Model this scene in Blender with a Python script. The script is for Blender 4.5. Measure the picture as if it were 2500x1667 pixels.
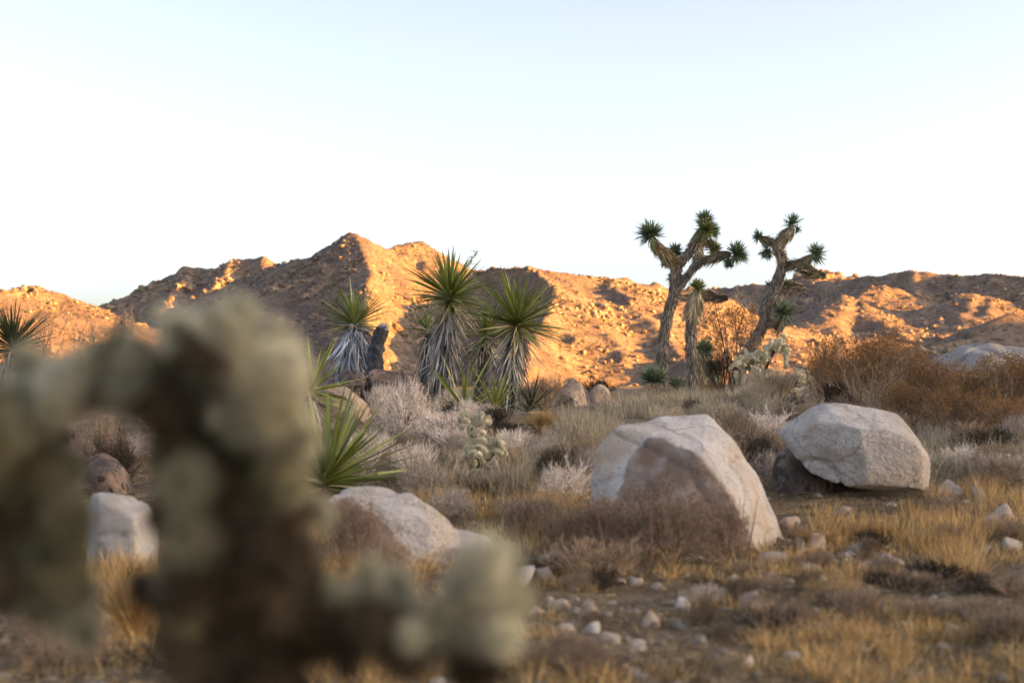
import bpy, bmesh, math, random
import numpy as np
from mathutils import Vector, Matrix, Quaternion

# ------------------------------------------------------------------ clear
for o in list(bpy.data.objects):
    bpy.data.objects.remove(o)
scn = bpy.context.scene
COL = scn.collection
RNG = np.random.default_rng(7)
random.seed(7)

# ------------------------------------------------------------------ camera
CAM_H = 1.10
LENS, SENSOR = 50.0, 36.0
W, H = 2500.0, 1667.0
F = LENS / SENSOR * W
HORIZON = 900.0
TILT = math.atan((HORIZON - H / 2) / F)
camd = bpy.data.cameras.new('camera')
cam = bpy.data.objects.new('camera', camd)
COL.objects.link(cam)
cam.location = (0, 0, CAM_H)
cam.rotation_euler = (math.pi / 2 + TILT, 0, 0)
camd.lens = LENS
camd.sensor_width = SENSOR
camd.clip_start = 0.05
camd.clip_end = 8000
camd.dof.use_dof = True
camd.dof.focus_distance = 22.5
camd.dof.aperture_fstop = 2.2
scn.camera = cam

# ------------------------------------------------------------------ sky, sun, exposure
SUN_EL = math.radians(6.5)
SUN_AZ = math.radians(101.0)          # clockwise from +Y
SUN = np.array([math.sin(SUN_AZ) * math.cos(SUN_EL), math.cos(SUN_AZ) * math.cos(SUN_EL), math.sin(SUN_EL)])
world = bpy.data.worlds.new('World')
scn.world = world
world.use_nodes = True
wn = world.node_tree.nodes
wl = world.node_tree.links
wn.clear()
sky = wn.new('ShaderNodeTexSky')
sky.sky_type = 'NISHITA'
sky.sun_disc = False
sky.sun_elevation = SUN_EL
sky.sun_rotation = SUN_AZ
sky.altitude = 1200
sky.air_density = 0.6
sky.dust_density = 7.0
sky.ozone_density = 1.5
bg = wn.new('ShaderNodeBackground')
bg.inputs['Strength'].default_value = 0.108
wo = wn.new('ShaderNodeOutputWorld')
hs = wn.new('ShaderNodeHueSaturation')          # pale desert haze: less saturated than clear air
hs.inputs['Saturation'].default_value = 0.78
wl.new(sky.outputs['Color'], hs.inputs['Color'])
wl.new(hs.outputs['Color'], bg.inputs['Color'])
wl.new(bg.outputs['Background'], wo.inputs['Surface'])

sund = bpy.data.lights.new('sun', 'SUN')
sund.energy = 5.0
sund.angle = math.radians(0.5)
sund.color = (1.0, 0.46, 0.07)
sun = bpy.data.objects.new('sun', sund)
COL.objects.link(sun)
sun.location = (60, -50, 60)
sun.rotation_euler = Vector(SUN).to_track_quat('Z', 'Y').to_euler()

vs = scn.view_settings
vs.view_transform = 'Standard'
vs.look = 'None'
vs.exposure = 2.78
vs.use_white_balance = True
vs.white_balance_temperature = 7900
vs.white_balance_tint = 17
vs.gamma = 1.0
vs.use_curve_mapping = False
scn.cycles.use_denoising = True
scn.cycles.max_bounces = 6
scn.cycles.diffuse_bounces = 3
scn.cycles.glossy_bounces = 2
scn.cycles.transmission_bounces = 3

# ------------------------------------------------------------------ helpers: measuring
def P(px, py, D):
    """point that lies at photo pixel (px,py), at D metres of depth"""
    dx = (px - W / 2) / F
    dz = -(py - H / 2) / F
    c, s = math.cos(TILT), math.sin(TILT)
    fy = c - dz * s
    fz = s + dz * c
    k = D / fy
    return np.array([dx * k, D, CAM_H + fz * k])

def X(px, D):
    return P(px, HORIZON, D)[0]

# ------------------------------------------------------------------ helpers: noise
_perm = np.random.default_rng(3).permutation(512)
_perm = np.concatenate([_perm, _perm, _perm])
_g = np.random.default_rng(4).normal(size=(512, 3))
_g /= np.linalg.norm(_g, axis=1)[:, None]

def perlin(x, y, z):
    x, y, z = np.broadcast_arrays(np.asarray(x, float), np.asarray(y, float), np.asarray(z, float))
    xi, yi, zi = np.floor(x).astype(int), np.floor(y).astype(int), np.floor(z).astype(int)
    xf, yf, zf = x - xi, y - yi, z - zi
    u, v, w = [t * t * t * (t * (t * 6 - 15) + 10) for t in (xf, yf, zf)]
    xi, yi, zi = xi % 512, yi % 512, zi % 512
    r = 0
    for a in (0, 1):
        for b in (0, 1):
            for c in (0, 1):
                h = _perm[(_perm[(_perm[(xi + a) % 512] + yi + b) % 512] + zi + c) % 512] % 512
                g = _g[h]
                d = g[..., 0] * (xf - a) + g[..., 1] * (yf - b) + g[..., 2] * (zf - c)
                r = r + d * (u if a else 1 - u) * (v if b else 1 - v) * (w if c else 1 - w)
    return r * 1.5

def fbm(x, y, z, octv=4, gain=0.5):
    r, a = 0, 1.0
    for i in range(octv):
        r = r + a * perlin(x * 2 ** i + 17 * i, y * 2 ** i - 9 * i, z * 2 ** i + 5 * i)
        a *= gain
    return r

# ------------------------------------------------------------------ ground height
_gy = np.array([-400, -60, 0, 6, 8.5, 10.5, 12, 13.5, 15, 17, 20, 25, 32, 40, 55, 90, 150, 250, 5000.])
_gz = np.array([0, 0, 0, 0, 0, 0.05, .12, .2, .32, .45, .53, .55, .55, .5, .1, -.7, -1.3, -1.8, -2.0])
def G(x, y):
    x = np.asarray(x, float); y = np.asarray(y, float)
    z = np.interp(y, _gy, _gz)
    z = z + 0.55 * np.exp(-((x - 8.5) / 3.2) ** 2 - ((y - 24) / 6.0) ** 2)
    z = z + 0.12 * np.exp(-((x - 4.5) / 2.0) ** 2 - ((y - 13) / 3.0) ** 2)
    near = np.clip(1 - np.hypot(x, y) / 60, 0, 1)
    z = z + near * 0.06 * fbm(x * .5, y * .5, 0.3, 2) + near * 0.022 * fbm(x * 2.3, y * 2.3, 4.1, 3)
    return z

# ------------------------------------------------------------------ helpers: mesh building
class MB:
    def __init__(self):
        self.v, self.q, self.t, self.a, self.n = [], [], [], [], 0
    def add(self, v, q=None, t=None, a=None):
        v = np.asarray(v, float).reshape(-1, 3)
        if q is not None and len(q): self.q.append(np.asarray(q, int).reshape(-1, 4) + self.n)
        if t is not None and len(t): self.t.append(np.asarray(t, int).reshape(-1, 3) + self.n)
        self.a.append(np.zeros(len(v)) if a is None else np.broadcast_to(np.asarray(a, float), (len(v),)))
        self.v.append(v); self.n += len(v)
        return self
    def mesh(self, name, origin=(0, 0, 0), smooth=False):
        v = np.concatenate(self.v) - np.asarray(origin, float)
        q = np.concatenate(self.q) if self.q else np.zeros((0, 4), int)
        t = np.concatenate(self.t) if self.t else np.zeros((0, 3), int)
        me = bpy.data.meshes.new(name)
        me.vertices.add(len(v)); me.vertices.foreach_set('co', v.astype(np.float32).ravel())
        nl = q.size + t.size
        me.loops.add(nl); me.loops.foreach_set('vertex_index', np.concatenate([q.ravel(), t.ravel()]).astype(np.int32))
        npoly = len(q) + len(t)
        me.polygons.add(npoly)
        st = np.concatenate([np.arange(len(q)) * 4, len(q) * 4 + np.arange(len(t)) * 3]).astype(np.int32)
        me.polygons.foreach_set('loop_start', st)
        me.polygons.foreach_set('use_smooth', np.full(npoly, smooth))
        at = me.attributes.new('rnd', 'FLOAT', 'POINT')
        at.data.foreach_set('value', np.concatenate(self.a).astype(np.float32))
        me.update(calc_edges=True); me.validate()
        return me

def link(name, me, mat=None, parent=None, loc=(0, 0, 0)):
    o = bpy.data.objects.new(name, me)
    COL.objects.link(o)
    o.location = loc
    if me is not None and mat is not None:
        if len(me.materials) == 0:
            me.materials.append(mat)
        elif me.materials[0] != mat:
            o.material_slots[0].link = 'OBJECT'
            o.material_slots[0].material = mat
    if parent is not None:
        o.parent = parent
    return o

def tag(o, label=None, cat=None, group=None, kind=None):
    if label: o['label'] = label
    if cat: o['category'] = cat
    if group: o['group'] = group
    if kind: o['kind'] = kind
    return o

def empty(name, loc, label, cat, group=None):
    o = bpy.data.objects.new(name, None)
    COL.objects.link(o)
    o.location = loc
    o.empty_display_size = 0.1
    return tag(o, label, cat, group)

def norm(v):
    return v / np.maximum(np.linalg.norm(v, axis=-1, keepdims=True), 1e-9)

def blades(base, d, L, w, bend=0.0, segs=3, p=1.0, fold=0.0, rng=RNG, wbase=1.0, bdir=None):
    """tapered leaf strips; returns v, q, t, a"""
    n = len(base)
    d = norm(d)
    L = np.broadcast_to(L, (n,)); w = np.broadcast_to(w, (n,)); bend = np.broadcast_to(bend, (n,))
    r = norm(rng.normal(size=(n, 3)) * .35 + np.array([0, 0, 1.0]))
    side = norm(np.cross(d, r))
    up = np.cross(side, d)
    down = np.array([0, 0, -1.0]) if bdir is None else bdir
    s = np.linspace(0, 1, segs + 1)
    nv = 2 * segs + 1
    v = np.zeros((n, nv, 3))
    for i, si in enumerate(s):
        c = base + d * (L * si)[:, None] + down * (bend * L * si * si)[:, None]
        if i == segs:
            v[:, 2 * i] = c
        else:
            ww = w * (wbase + (1 - wbase) * min(1, si * 4)) * (1 - si ** 1.6) ** p * .5
            v[:, 2 * i] = c - side * ww[:, None]
            v[:, 2 * i + 1] = c + side * ww[:, None] + up * (fold * ww)[:, None]
    q = np.array([[2 * i, 2 * i + 1, 2 * i + 3, 2 * i + 2] for i in range(segs - 1)]).reshape(-1, 4)
    t = np.array([[2 * segs - 2, 2 * segs - 1, 2 * segs]])
    off = (np.arange(n) * nv)[:, None, None]
    a = np.repeat(rng.random(n), nv)
    return v.reshape(-1, 3), (q[None] + off).reshape(-1, 4), (t[None] + off).reshape(-1, 3), a

def frame(d):
    d = norm(d)
    r = np.where(np.abs(d[..., 2:3]) > .9, np.array([1.0, 0, 0]), np.array([0, 0, 1.0]))
    a = norm(np.cross(d, r))
    return a, np.cross(d, a)

def sticks(p0, p1, r0, r1, a=None):
    """three-sided tapered twigs"""
    n = len(p0)
    e1, e2 = frame(p1 - p0)
    r0 = np.broadcast_to(r0, (n,)); r1 = np.broadcast_to(r1, (n,))
    v = np.zeros((n, 6, 3))
    for k in range(3):
        an = 2 * math.pi * k / 3
        o = e1 * math.cos(an) + e2 * math.sin(an)
        v[:, k] = p0 + o * r0[:, None]
        v[:, 3 + k] = p1 + o * r1[:, None]
    q = np.array([[k, (k + 1) % 3, 3 + (k + 1) % 3, 3 + k] for k in range(3)])
    off = (np.arange(n) * 6)[:, None, None]
    if a is None: a = RNG.random(n)
    return v.reshape(-1, 3), (q[None] + off).reshape(-1, 4), None, np.repeat(a, 6)

def spline(pts, n):
    """Catmull-Rom through rows of pts (any width)"""
    pts = np.asarray(pts, float)
    m = len(pts)
    if m == 2:
        s = np.linspace(0, 1, n)[:, None]
        return pts[0] * (1 - s) + pts[1] * s
    e = np.vstack([2 * pts[0] - pts[1], pts, 2 * pts[-1] - pts[-2]])
    out = []
    for u in np.linspace(0, m - 1 - 1e-9, n):
        i = int(u); f = u - i
        p0, p1, p2, p3 = e[i], e[i + 1], e[i + 2], e[i + 3]
        out.append(.5 * (2 * p1 + (p2 - p0) * f + (2 * p0 - 5 * p1 + 4 * p2 - p3) * f * f + (3 * p1 - p0 - 3 * p2 + p3) * f ** 3))
    return np.array(out)

def tube(pts, rad, sides=14, n=24, rough=0.0, rscale=10.0, seed=0.0, fib=0.0):
    """swept tube with noisy radius and round end caps; pts (m,3), rad (m,)"""
    pr = spline(np.column_stack([pts, rad]), n)
    c, r = pr[:, :3], pr[:, 3]
    d = norm(np.gradient(c, axis=0))
    a = np.zeros_like(c); b = np.zeros_like(c)
    ref = np.array([1.0, 0.2, 0.1])
    for i in range(n):
        aa = ref - d[i] * np.dot(ref, d[i]); aa /= np.linalg.norm(aa)
        a[i] = aa; b[i] = np.cross(d[i], aa); ref = aa
    th = np.arange(sides) * 2 * math.pi / sides
    ring = a[:, None, :] * np.cos(th)[None, :, None] + b[:, None, :] * np.sin(th)[None, :, None]
    rr = np.broadcast_to(r[:, None], (n, sides)).copy()
    if rough:
        q = c[:, None, :] + ring * r[:, None, None]
        rr = rr * (1 + rough * fbm(q[..., 0] * rscale + seed, q[..., 1] * rscale, q[..., 2] * rscale * .5, 3))
    v = c[:, None, :] + ring * rr[..., None]
    idx = np.arange(n * sides).reshape(n, sides)
    q = np.stack([idx[:-1], np.roll(idx[:-1], -1, 1), np.roll(idx[1:], -1, 1), idx[1:]], -1).reshape(-1, 4)
    vv = v.reshape(-1, 3)
    e0 = c[0] - d[0] * r[0] * .5; e1 = c[-1] + d[-1] * r[-1] * .5
    vv = np.vstack([vv, e0, e1])
    k = n * sides
    t = [[k, idx[0, (j + 1) % sides], idx[0, j]] for j in range(sides)] + [[k + 1, idx[-1, j], idx[-1, (j + 1) % sides]] for j in range(sides)]
    return vv, q, np.array(t), None, (c, d, r)

# icosahedron, for low-poly stones
_ph = (1 + 5 ** .5) / 2
ICO_V = norm(np.array([[-1, _ph, 0], [1, _ph, 0], [-1, -_ph, 0], [1, -_ph, 0], [0, -1, _ph], [0, 1, _ph], [0, -1, -_ph], [0, 1, -_ph], [_ph, 0, -1], [_ph, 0, 1], [-_ph, 0, -1], [-_ph, 0, 1]], float))
ICO_F = np.array([[0, 11, 5], [0, 5, 1], [0, 1, 7], [0, 7, 10], [0, 10, 11], [1, 5, 9], [5, 11, 4], [11, 10, 2], [10, 7, 6], [7, 1, 8], [3, 9, 4], [3, 4, 2], [3, 2, 6], [3, 6, 8], [3, 8, 9], [4, 9, 5], [2, 4, 11], [6, 2, 10], [8, 6, 7], [9, 8, 1]])

def stones(c, s, rng, flat=(.45, .9), jitter=.28):
    """many angular stones; c (n,3) centres, s (n,) radii"""
    n = len(c)
    v = ICO_V[None] * (1 + rng.uniform(-jitter, jitter, (n, 12, 1)))
    sc = np.stack([rng.uniform(.7, 1.3, n), rng.uniform(.7, 1.2, n), rng.uniform(flat[0], flat[1], n)], -1)
    v = v * sc[:, None, :]
    th = rng.uniform(0, 2 * math.pi, n); ti = rng.uniform(-.4, .4, n)
    y, z = v[..., 1] * np.cos(ti)[:, None] - v[..., 2] * np.sin(ti)[:, None], v[..., 1] * np.sin(ti)[:, None] + v[..., 2] * np.cos(ti)[:, None]
    x = v[..., 0]
    v = np.stack([x * np.cos(th)[:, None] - y * np.sin(th)[:, None], x * np.sin(th)[:, None] + y * np.cos(th)[:, None], z], -1)
    v = v * s[:, None, None] + c[:, None, :]
    off = (np.arange(n) * 12)[:, None, None]
    return v.reshape(-1, 3), None, (ICO_F[None] + off).reshape(-1, 3), np.repeat(rng.random(n), 12)

# ------------------------------------------------------------------ materials
def material(name, cols, scale=4.0, detail=6.0, rough=.85, bump=0.0, bscale=None, bdist=.02, var=.25, src='rnd', hue=None,
             patch=None, trans=0.0, stretch=None, spec=.25, stain=None, speck=None, crack=None, tip=None):
    m = bpy.data.materials.new(name)
    m.use_nodes = True
    N, Lk = m.node_tree.nodes, m.node_tree.links
    N.clear()
    out = N.new('ShaderNodeOutputMaterial')
    bs = N.new('ShaderNodeBsdfPrincipled')
    bs.inputs['Roughness'].default_value = rough
    bs.inputs['Specular IOR Level'].default_value = spec
    tc = N.new('ShaderNodeTexCoord')
    vec = tc.outputs['Object']
    if stretch:
        mp = N.new('ShaderNodeMapping'); mp.inputs['Scale'].default_value = stretch
        Lk.new(vec, mp.inputs['Vector']); vec = mp.outputs['Vector']
    nz = N.new('ShaderNodeTexNoise')
    nz.inputs['Scale'].default_value = scale; nz.inputs['Detail'].default_value = detail; nz.inputs['Roughness'].default_value = .62
    Lk.new(vec, nz.inputs['Vector'])
    rp = N.new('ShaderNodeValToRGB')
    el = rp.color_ramp.elements
    while len(el) > 1: el.remove(el[-1])
    k = len(cols)
    for i, c in enumerate(cols):
        pos = .3 + .4 * i / max(1, k - 1)
        e = el[0] if i == 0 else el.new(pos)
        e.position = pos; e.color = (*c, 1)
    Lk.new(nz.outputs['Fac'], rp.inputs['Fac'])
    col = rp.outputs['Color']
    def mix(a, b, fac, mode='MIX'):
        mx = N.new('ShaderNodeMix'); mx.data_type = 'RGBA'; mx.blend_type = mode
        for s, x in ((mx.inputs[6], a), (mx.inputs[7], b)):
            if isinstance(x, tuple): s.default_value = (*x, 1)
            else: Lk.new(x, s)
        if isinstance(fac, float): mx.inputs[0].default_value = fac
        else: Lk.new(fac, mx.inputs[0])
        return mx.outputs[2]
    if patch:                                   # (colour, scale, low, high)
        n2 = N.new('ShaderNodeTexNoise'); n2.inputs['Scale'].default_value = patch[1]; n2.inputs['Detail'].default_value = 5
        Lk.new(vec, n2.inputs['Vector'])
        mr = N.new('ShaderNodeMapRange'); mr.inputs[1].default_value = patch[2]; mr.inputs[2].default_value = patch[3]
        Lk.new(n2.outputs['Fac'], mr.inputs[0])
        col = mix(col, patch[0], mr.outputs[0])
    if speck:                                   # (colour, scale, threshold)
        vo = N.new('ShaderNodeTexNoise'); vo.inputs['Scale'].default_value = speck[1]; vo.inputs['Detail'].default_value = 2
        Lk.new(vec, vo.inputs['Vector'])
        ms = N.new('ShaderNodeMapRange'); ms.inputs[1].default_value = speck[2]; ms.inputs[2].default_value = speck[2] + .06
        Lk.new(vo.outputs['Fac'], ms.inputs[0])
        col = mix(col, speck[0], ms.outputs[0])
    if crack:                                   # (colour, scale, width)
        wn_ = N.new('ShaderNodeTexNoise'); wn_.inputs['Scale'].default_value = crack[1] * 1.7; wn_.inputs['Detail'].default_value = 6
        Lk.new(vec, wn_.inputs['Vector'])
        av = N.new('ShaderNodeMix'); av.data_type = 'VECTOR'; av.inputs[0].default_value = .35
        Lk.new(vec, av.inputs[4]); Lk.new(wn_.outputs['Color'], av.inputs[5])
        vo = N.new('ShaderNodeTexVoronoi'); vo.feature = 'DISTANCE_TO_EDGE'; vo.inputs['Scale'].default_value = crack[1]
        Lk.new(av.outputs[1], vo.inputs['Vector'])
        mc = N.new('ShaderNodeMapRange'); mc.inputs[1].default_value = 0; mc.inputs[2].default_value = crack[2]
        mc.inputs[3].default_value = .75; mc.inputs[4].default_value = 0
        Lk.new(vo.outputs['Distance'], mc.inputs[0])
        col = mix(col, crack[0], mc.outputs[0])
    if tip:                                     # dry brown leaf tips
        ta = N.new('ShaderNodeAttribute'); ta.attribute_name = 'rnd'
        mt_ = N.new('ShaderNodeMapRange'); mt_.inputs[1].default_value = .74; mt_.inputs[2].default_value = .98
        Lk.new(ta.outputs['Fac'], mt_.inputs[0])
        col = mix(col, tip, mt_.outputs[0])
    if stain:                                   # (colour): where the 'stain' attribute is set
        at = N.new('ShaderNodeAttribute'); at.attribute_name = 'stain'
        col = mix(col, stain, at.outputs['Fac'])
    if src == 'rnd':
        at = N.new('ShaderNodeAttribute'); at.attribute_name = 'rnd'; rv = at.outputs['Fac']
    else:
        oi = N.new('ShaderNodeObjectInfo'); rv = oi.outputs['Random']
    if hue:
        col = mix(col, hue, rv)
    mr = N.new('ShaderNodeMapRange'); mr.inputs[3].default_value = 1 - var; mr.inputs[4].default_value = 1 + var
    if hue:                                     # decorrelate brightness from hue
        mm = N.new('ShaderNodeMath'); mm.operation = 'MULTIPLY'; mm.inputs[1].default_value = 7.31; Lk.new(rv, mm.inputs[0])
        fr = N.new('ShaderNodeMath'); fr.operation = 'FRACT'; Lk.new(mm.outputs[0], fr.inputs[0]); rv = fr.outputs[0]
    Lk.new(rv, mr.inputs[0])
    vm = N.new('ShaderNodeVectorMath'); vm.operation = 'SCALE'
    Lk.new(col, vm.inputs[0]); Lk.new(mr.outputs[0], vm.inputs['Scale'])
    col = vm.outputs[0]
    Lk.new(col, bs.inputs['Base Color'])
    if bump:
        nb = N.new('ShaderNodeTexNoise'); nb.inputs['Scale'].default_value = bscale or scale * 4; nb.inputs['Detail'].default_value = 8
        nb.inputs['Roughness'].default_value = .65
        Lk.new(vec, nb.inputs['Vector'])
        bp = N.new('ShaderNodeBump'); bp.inputs['Strength'].default_value = bump; bp.inputs['Distance'].default_value = bdist
        Lk.new(nb.outputs['Fac'], bp.inputs['Height']); Lk.new(bp.outputs['Normal'], bs.inputs['Normal'])
    if trans:
        tr = N.new('ShaderNodeBsdfTranslucent'); Lk.new(col, tr.inputs['Color'])
        ms = N.new('ShaderNodeMixShader'); ms.inputs[0].default_value = trans
        Lk.new(bs.outputs[0], ms.inputs[1]); Lk.new(tr.outputs[0], ms.inputs[2])
        Lk.new(ms.outputs[0], out.inputs['Surface'])
    else:
        Lk.new(bs.outputs[0], out.inputs['Surface'])
    return m

M = {}
M['soil'] = material('soil', [(.055, .034, .016), (.15, .096, .046), (.32, .22, .115)], scale=2.8, bump=.8, bscale=30, bdist=.03, var=0,
                     patch=((.21, .145, .078), .35, .5, .65), speck=((.40, .30, .19), 38, .62))
M['hill'] = material('hill_rock', [(.10, .072, .055), (.225, .16, .11), (.36, .26, .175)], scale=.3, detail=14, bump=1.0, bscale=.9, bdist=1.1, var=0,
                     patch=((.17, .125, .10), .05, .5, .62), speck=((.09, .075, .06), 1.1, .57))
M['hill_stone'] = material('hill_stone', [(.16, .115, .08), (.31, .225, .155)], scale=.5, bump=.6, bscale=3, bdist=.3, var=.35)
M['hill_shrub'] = material('hill_shrub', [(.05, .046, .035), (.10, .085, .06)], scale=2, var=.4)
M['granite'] = material('granite', [(.38, .32, .265), (.56, .505, .45), (.67, .63, .58)], scale=4.2, rough=.9, bump=1.0, bscale=24, bdist=.035, var=.08, src='obj',
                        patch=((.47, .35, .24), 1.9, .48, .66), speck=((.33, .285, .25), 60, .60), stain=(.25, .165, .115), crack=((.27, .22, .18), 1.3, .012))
M['granite_grey'] = material('granite_grey', [(.17, .155, .14), (.26, .24, .22), (.34, .315, .29)], scale=2.5, rough=.92, bump=.8, bscale=12, bdist=.03, var=.1, src='obj',
                        patch=((.34, .25, .18), 1.1, .5, .68))
M['stone'] = material('stone', [(.24, .195, .155), (.38, .325, .27), (.50, .44, .38)], scale=7, rough=.95, bump=.9, bscale=40, bdist=.01, var=.3, src='obj',
                        patch=((.25, .175, .11), 5.0, .45, .6))
M['granite_pale'] = material('granite_pale', [(.34, .30, .26), (.47, .43, .38), (.56, .525, .48)], scale=2.5, rough=.9, bump=.55, bscale=26, bdist=.012, var=.15, src='obj',
                        patch=((.46, .36, .27), 1.8, .55, .72), speck=((.33, .29, .26), 70, .6))
M['tan_rock'] = material('tan_rock', [(.26, .18, .125), (.38, .28, .20), (.48, .38, .29)], scale=2.4, rough=.92, bump=.7, bscale=18, bdist=.02, var=.15, src='obj',
                        patch=((.36, .19, .10), 2.0, .52, .66), speck=((.16, .12, .10), 12, .57), crack=((.12, .085, .06), 2.6, .025))
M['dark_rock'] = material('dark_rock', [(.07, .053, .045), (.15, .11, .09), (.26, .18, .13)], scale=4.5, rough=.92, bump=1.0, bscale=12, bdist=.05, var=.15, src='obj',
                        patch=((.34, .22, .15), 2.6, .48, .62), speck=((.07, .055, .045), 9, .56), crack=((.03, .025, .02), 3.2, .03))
M['pebble'] = material('pebble', [(.16, .12, .09), (.28, .22, .17)], scale=3, bump=.3, bscale=60, bdist=.004, var=.5, hue=(.30, .245, .19))
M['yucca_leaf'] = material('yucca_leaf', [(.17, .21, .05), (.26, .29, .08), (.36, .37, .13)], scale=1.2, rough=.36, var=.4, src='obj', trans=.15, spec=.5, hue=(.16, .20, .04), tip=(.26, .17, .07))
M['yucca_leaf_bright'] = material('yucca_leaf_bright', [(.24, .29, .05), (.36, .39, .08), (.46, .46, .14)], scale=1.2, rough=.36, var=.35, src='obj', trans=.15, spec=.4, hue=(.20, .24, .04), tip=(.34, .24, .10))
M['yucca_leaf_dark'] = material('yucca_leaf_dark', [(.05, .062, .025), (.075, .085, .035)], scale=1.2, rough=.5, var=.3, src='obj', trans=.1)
M['dead_leaf'] = material('dead_leaf', [(.25, .23, .21), (.42, .395, .37), (.56, .53, .49)], scale=5, rough=.8, var=.7, trans=.08, hue=(.33, .28, .22))
M['dead_leaf_blue'] = material('dead_leaf_blue', [(.25, .26, .275), (.38, .40, .43), (.47, .49, .52)], scale=5, rough=.8, var=.7, trans=.05)
M['dead_leaf_straw'] = material('dead_leaf_straw', [(.40, .30, .15), (.55, .45, .28)], scale=5, rough=.8, var=.4, src='obj', trans=.12)
M['yucca_trunk'] = material('yucca_trunk', [(.05, .045, .04), (.10, .09, .08)], scale=8, rough=.95, bump=.9, bscale=30, bdist=.02, var=.1, src='obj')
M['stump'] = material('charred_stump', [(.035, .035, .038), (.13, .13, .135)], scale=14, rough=.9, bump=1.0, bscale=26, bdist=.03, var=0, src='obj')
M['cut_wood'] = material('cut_wood', [(.25, .25, .25), (.42, .40, .37)], scale=16, rough=.9, bump=.6, bscale=40, bdist=.01, var=0, src='obj')
M['joshua_bark'] = material('joshua_bark', [(.045, .037, .03), (.19, .155, .12), (.36, .30, .235)], scale=11, detail=9, rough=.95, bump=1.0, bscale=22, bdist=.05, var=.05, src='obj', stretch=(1.6, 1.6, .5))
M['joshua_shag'] = material('joshua_shag', [(.19, .15, .11), (.38, .31, .235)], scale=6, rough=.9, var=.65, hue=(.32, .26, .20))
M['joshua_straw'] = material('joshua_straw', [(.56, .44, .24), (.76, .63, .40)], scale=6, rough=.85, var=.45, trans=.1, hue=(.30, .23, .14))
M['joshua_leaf'] = material('joshua_leaf', [(.15, .205, .125), (.24, .30, .18)], scale=6, rough=.45, var=.45, trans=.08, hue=(.16, .20, .10))
M['joshua_leaf_yellow'] = material('joshua_leaf_yellow', [(.26, .31, .11), (.38, .40, .17)], scale=6, rough=.45, var=.4, trans=.1, hue=(.16, .17, .06))
M['cholla_body'] = material('cholla_body', [(.05, .058, .028), (.10, .11, .05)], scale=30, rough=.9, bump=.8, bscale=120, bdist=.004, var=.1, src='obj')
M['cholla_pale'] = material('cholla_pale', [(.66, .58, .38), (.80, .72, .52)], scale=30, rough=.9, bump=.8, bscale=120, bdist=.004, var=.1, src='obj')
M['cholla_stem'] = material('cholla_stem', [(.035, .028, .02), (.075, .058, .04)], scale=24, rough=.95, bump=.9, bscale=80, bdist=.006, var=.1, src='obj')
M['cholla_spine'] = material('cholla_spine', [(.56, .51, .35), (.74, .69, .51)], scale=20, rough=.5, var=.2, trans=.3)
M['cholla_spine_white'] = material('cholla_spine_white', [(.86, .78, .58), (.93, .88, .72)], scale=20, rough=.5, var=.12, trans=.3)
M['cholla_spine_mid'] = material('cholla_spine_mid', [(.24, .205, .11), (.42, .37, .22)], scale=20, rough=.6, var=.3, trans=.2)
M['cholla_spine_old'] = material('cholla_spine_old', [(.07, .048, .028), (.20, .14, .075)], scale=20, rough=.7, var=.35, trans=.15)
M['grass_gold'] = material('grass_gold', [(.54, .29, .08), (.74, .45, .16)], scale=2, rough=.75, var=.6, trans=.2, hue=(.42, .30, .16))
M['grass_straw'] = material('grass_straw', [(.40, .33, .22), (.54, .46, .33)], scale=2, rough=.75, var=.4, trans=.2, hue=(.36, .28, .17))
M['grass_brown'] = material('grass_brown', [(.17, .11, .05), (.30, .205, .10)], scale=2, rough=.8, var=.45, trans=.15, hue=(.20, .15, .10))
def twig(name, a, b, hue): M[name] = material(name, [a, b], scale=6, rough=.9, var=.62, hue=hue)
twig('twig_pink', (.64, .54, .45), (.82, .72, .62), (.70, .58, .47))
twig('twig_grey', (.27, .225, .19), (.52, .455, .40), (.42, .33, .25))
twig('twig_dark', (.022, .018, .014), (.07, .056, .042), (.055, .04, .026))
twig('twig_brown', (.24, .155, .095), (.40, .275, .18), (.31, .22, .15))
twig('twig_straw', (.52, .43, .28), (.68, .58, .41), (.48, .38, .25))
twig('twig_orange', (.20, .11, .045), (.30, .17, .07), (.16, .10, .06))
M['litter'] = material('litter', [(.20, .14, .08), (.42, .32, .19)], scale=3, rough=.9, var=.6, hue=(.30, .22, .12))
M['leaf_orange'] = material('leaf_orange', [(.30, .125, .03), (.47, .21, .055)], scale=3, rough=.7, var=.55, trans=.25, hue=(.19, .115, .05))
M['leaf_olive'] = material('leaf_olive', [(.11, .085, .045), (.17, .14, .07)], scale=3, rough=.7, var=.45, trans=.2, hue=(.15, .11, .06))
M['leaf_brown'] = material('leaf_brown', [(.22, .14, .085), (.34, .23, .145)], scale=3, rough=.8, var=.4, trans=.15, hue=(.21, .14, .09))
M['stalk_red'] = material('stalk_red', [(.22, .11, .08), (.32, .18, .13)], scale=6, rough=.9, var=.2)

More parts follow.
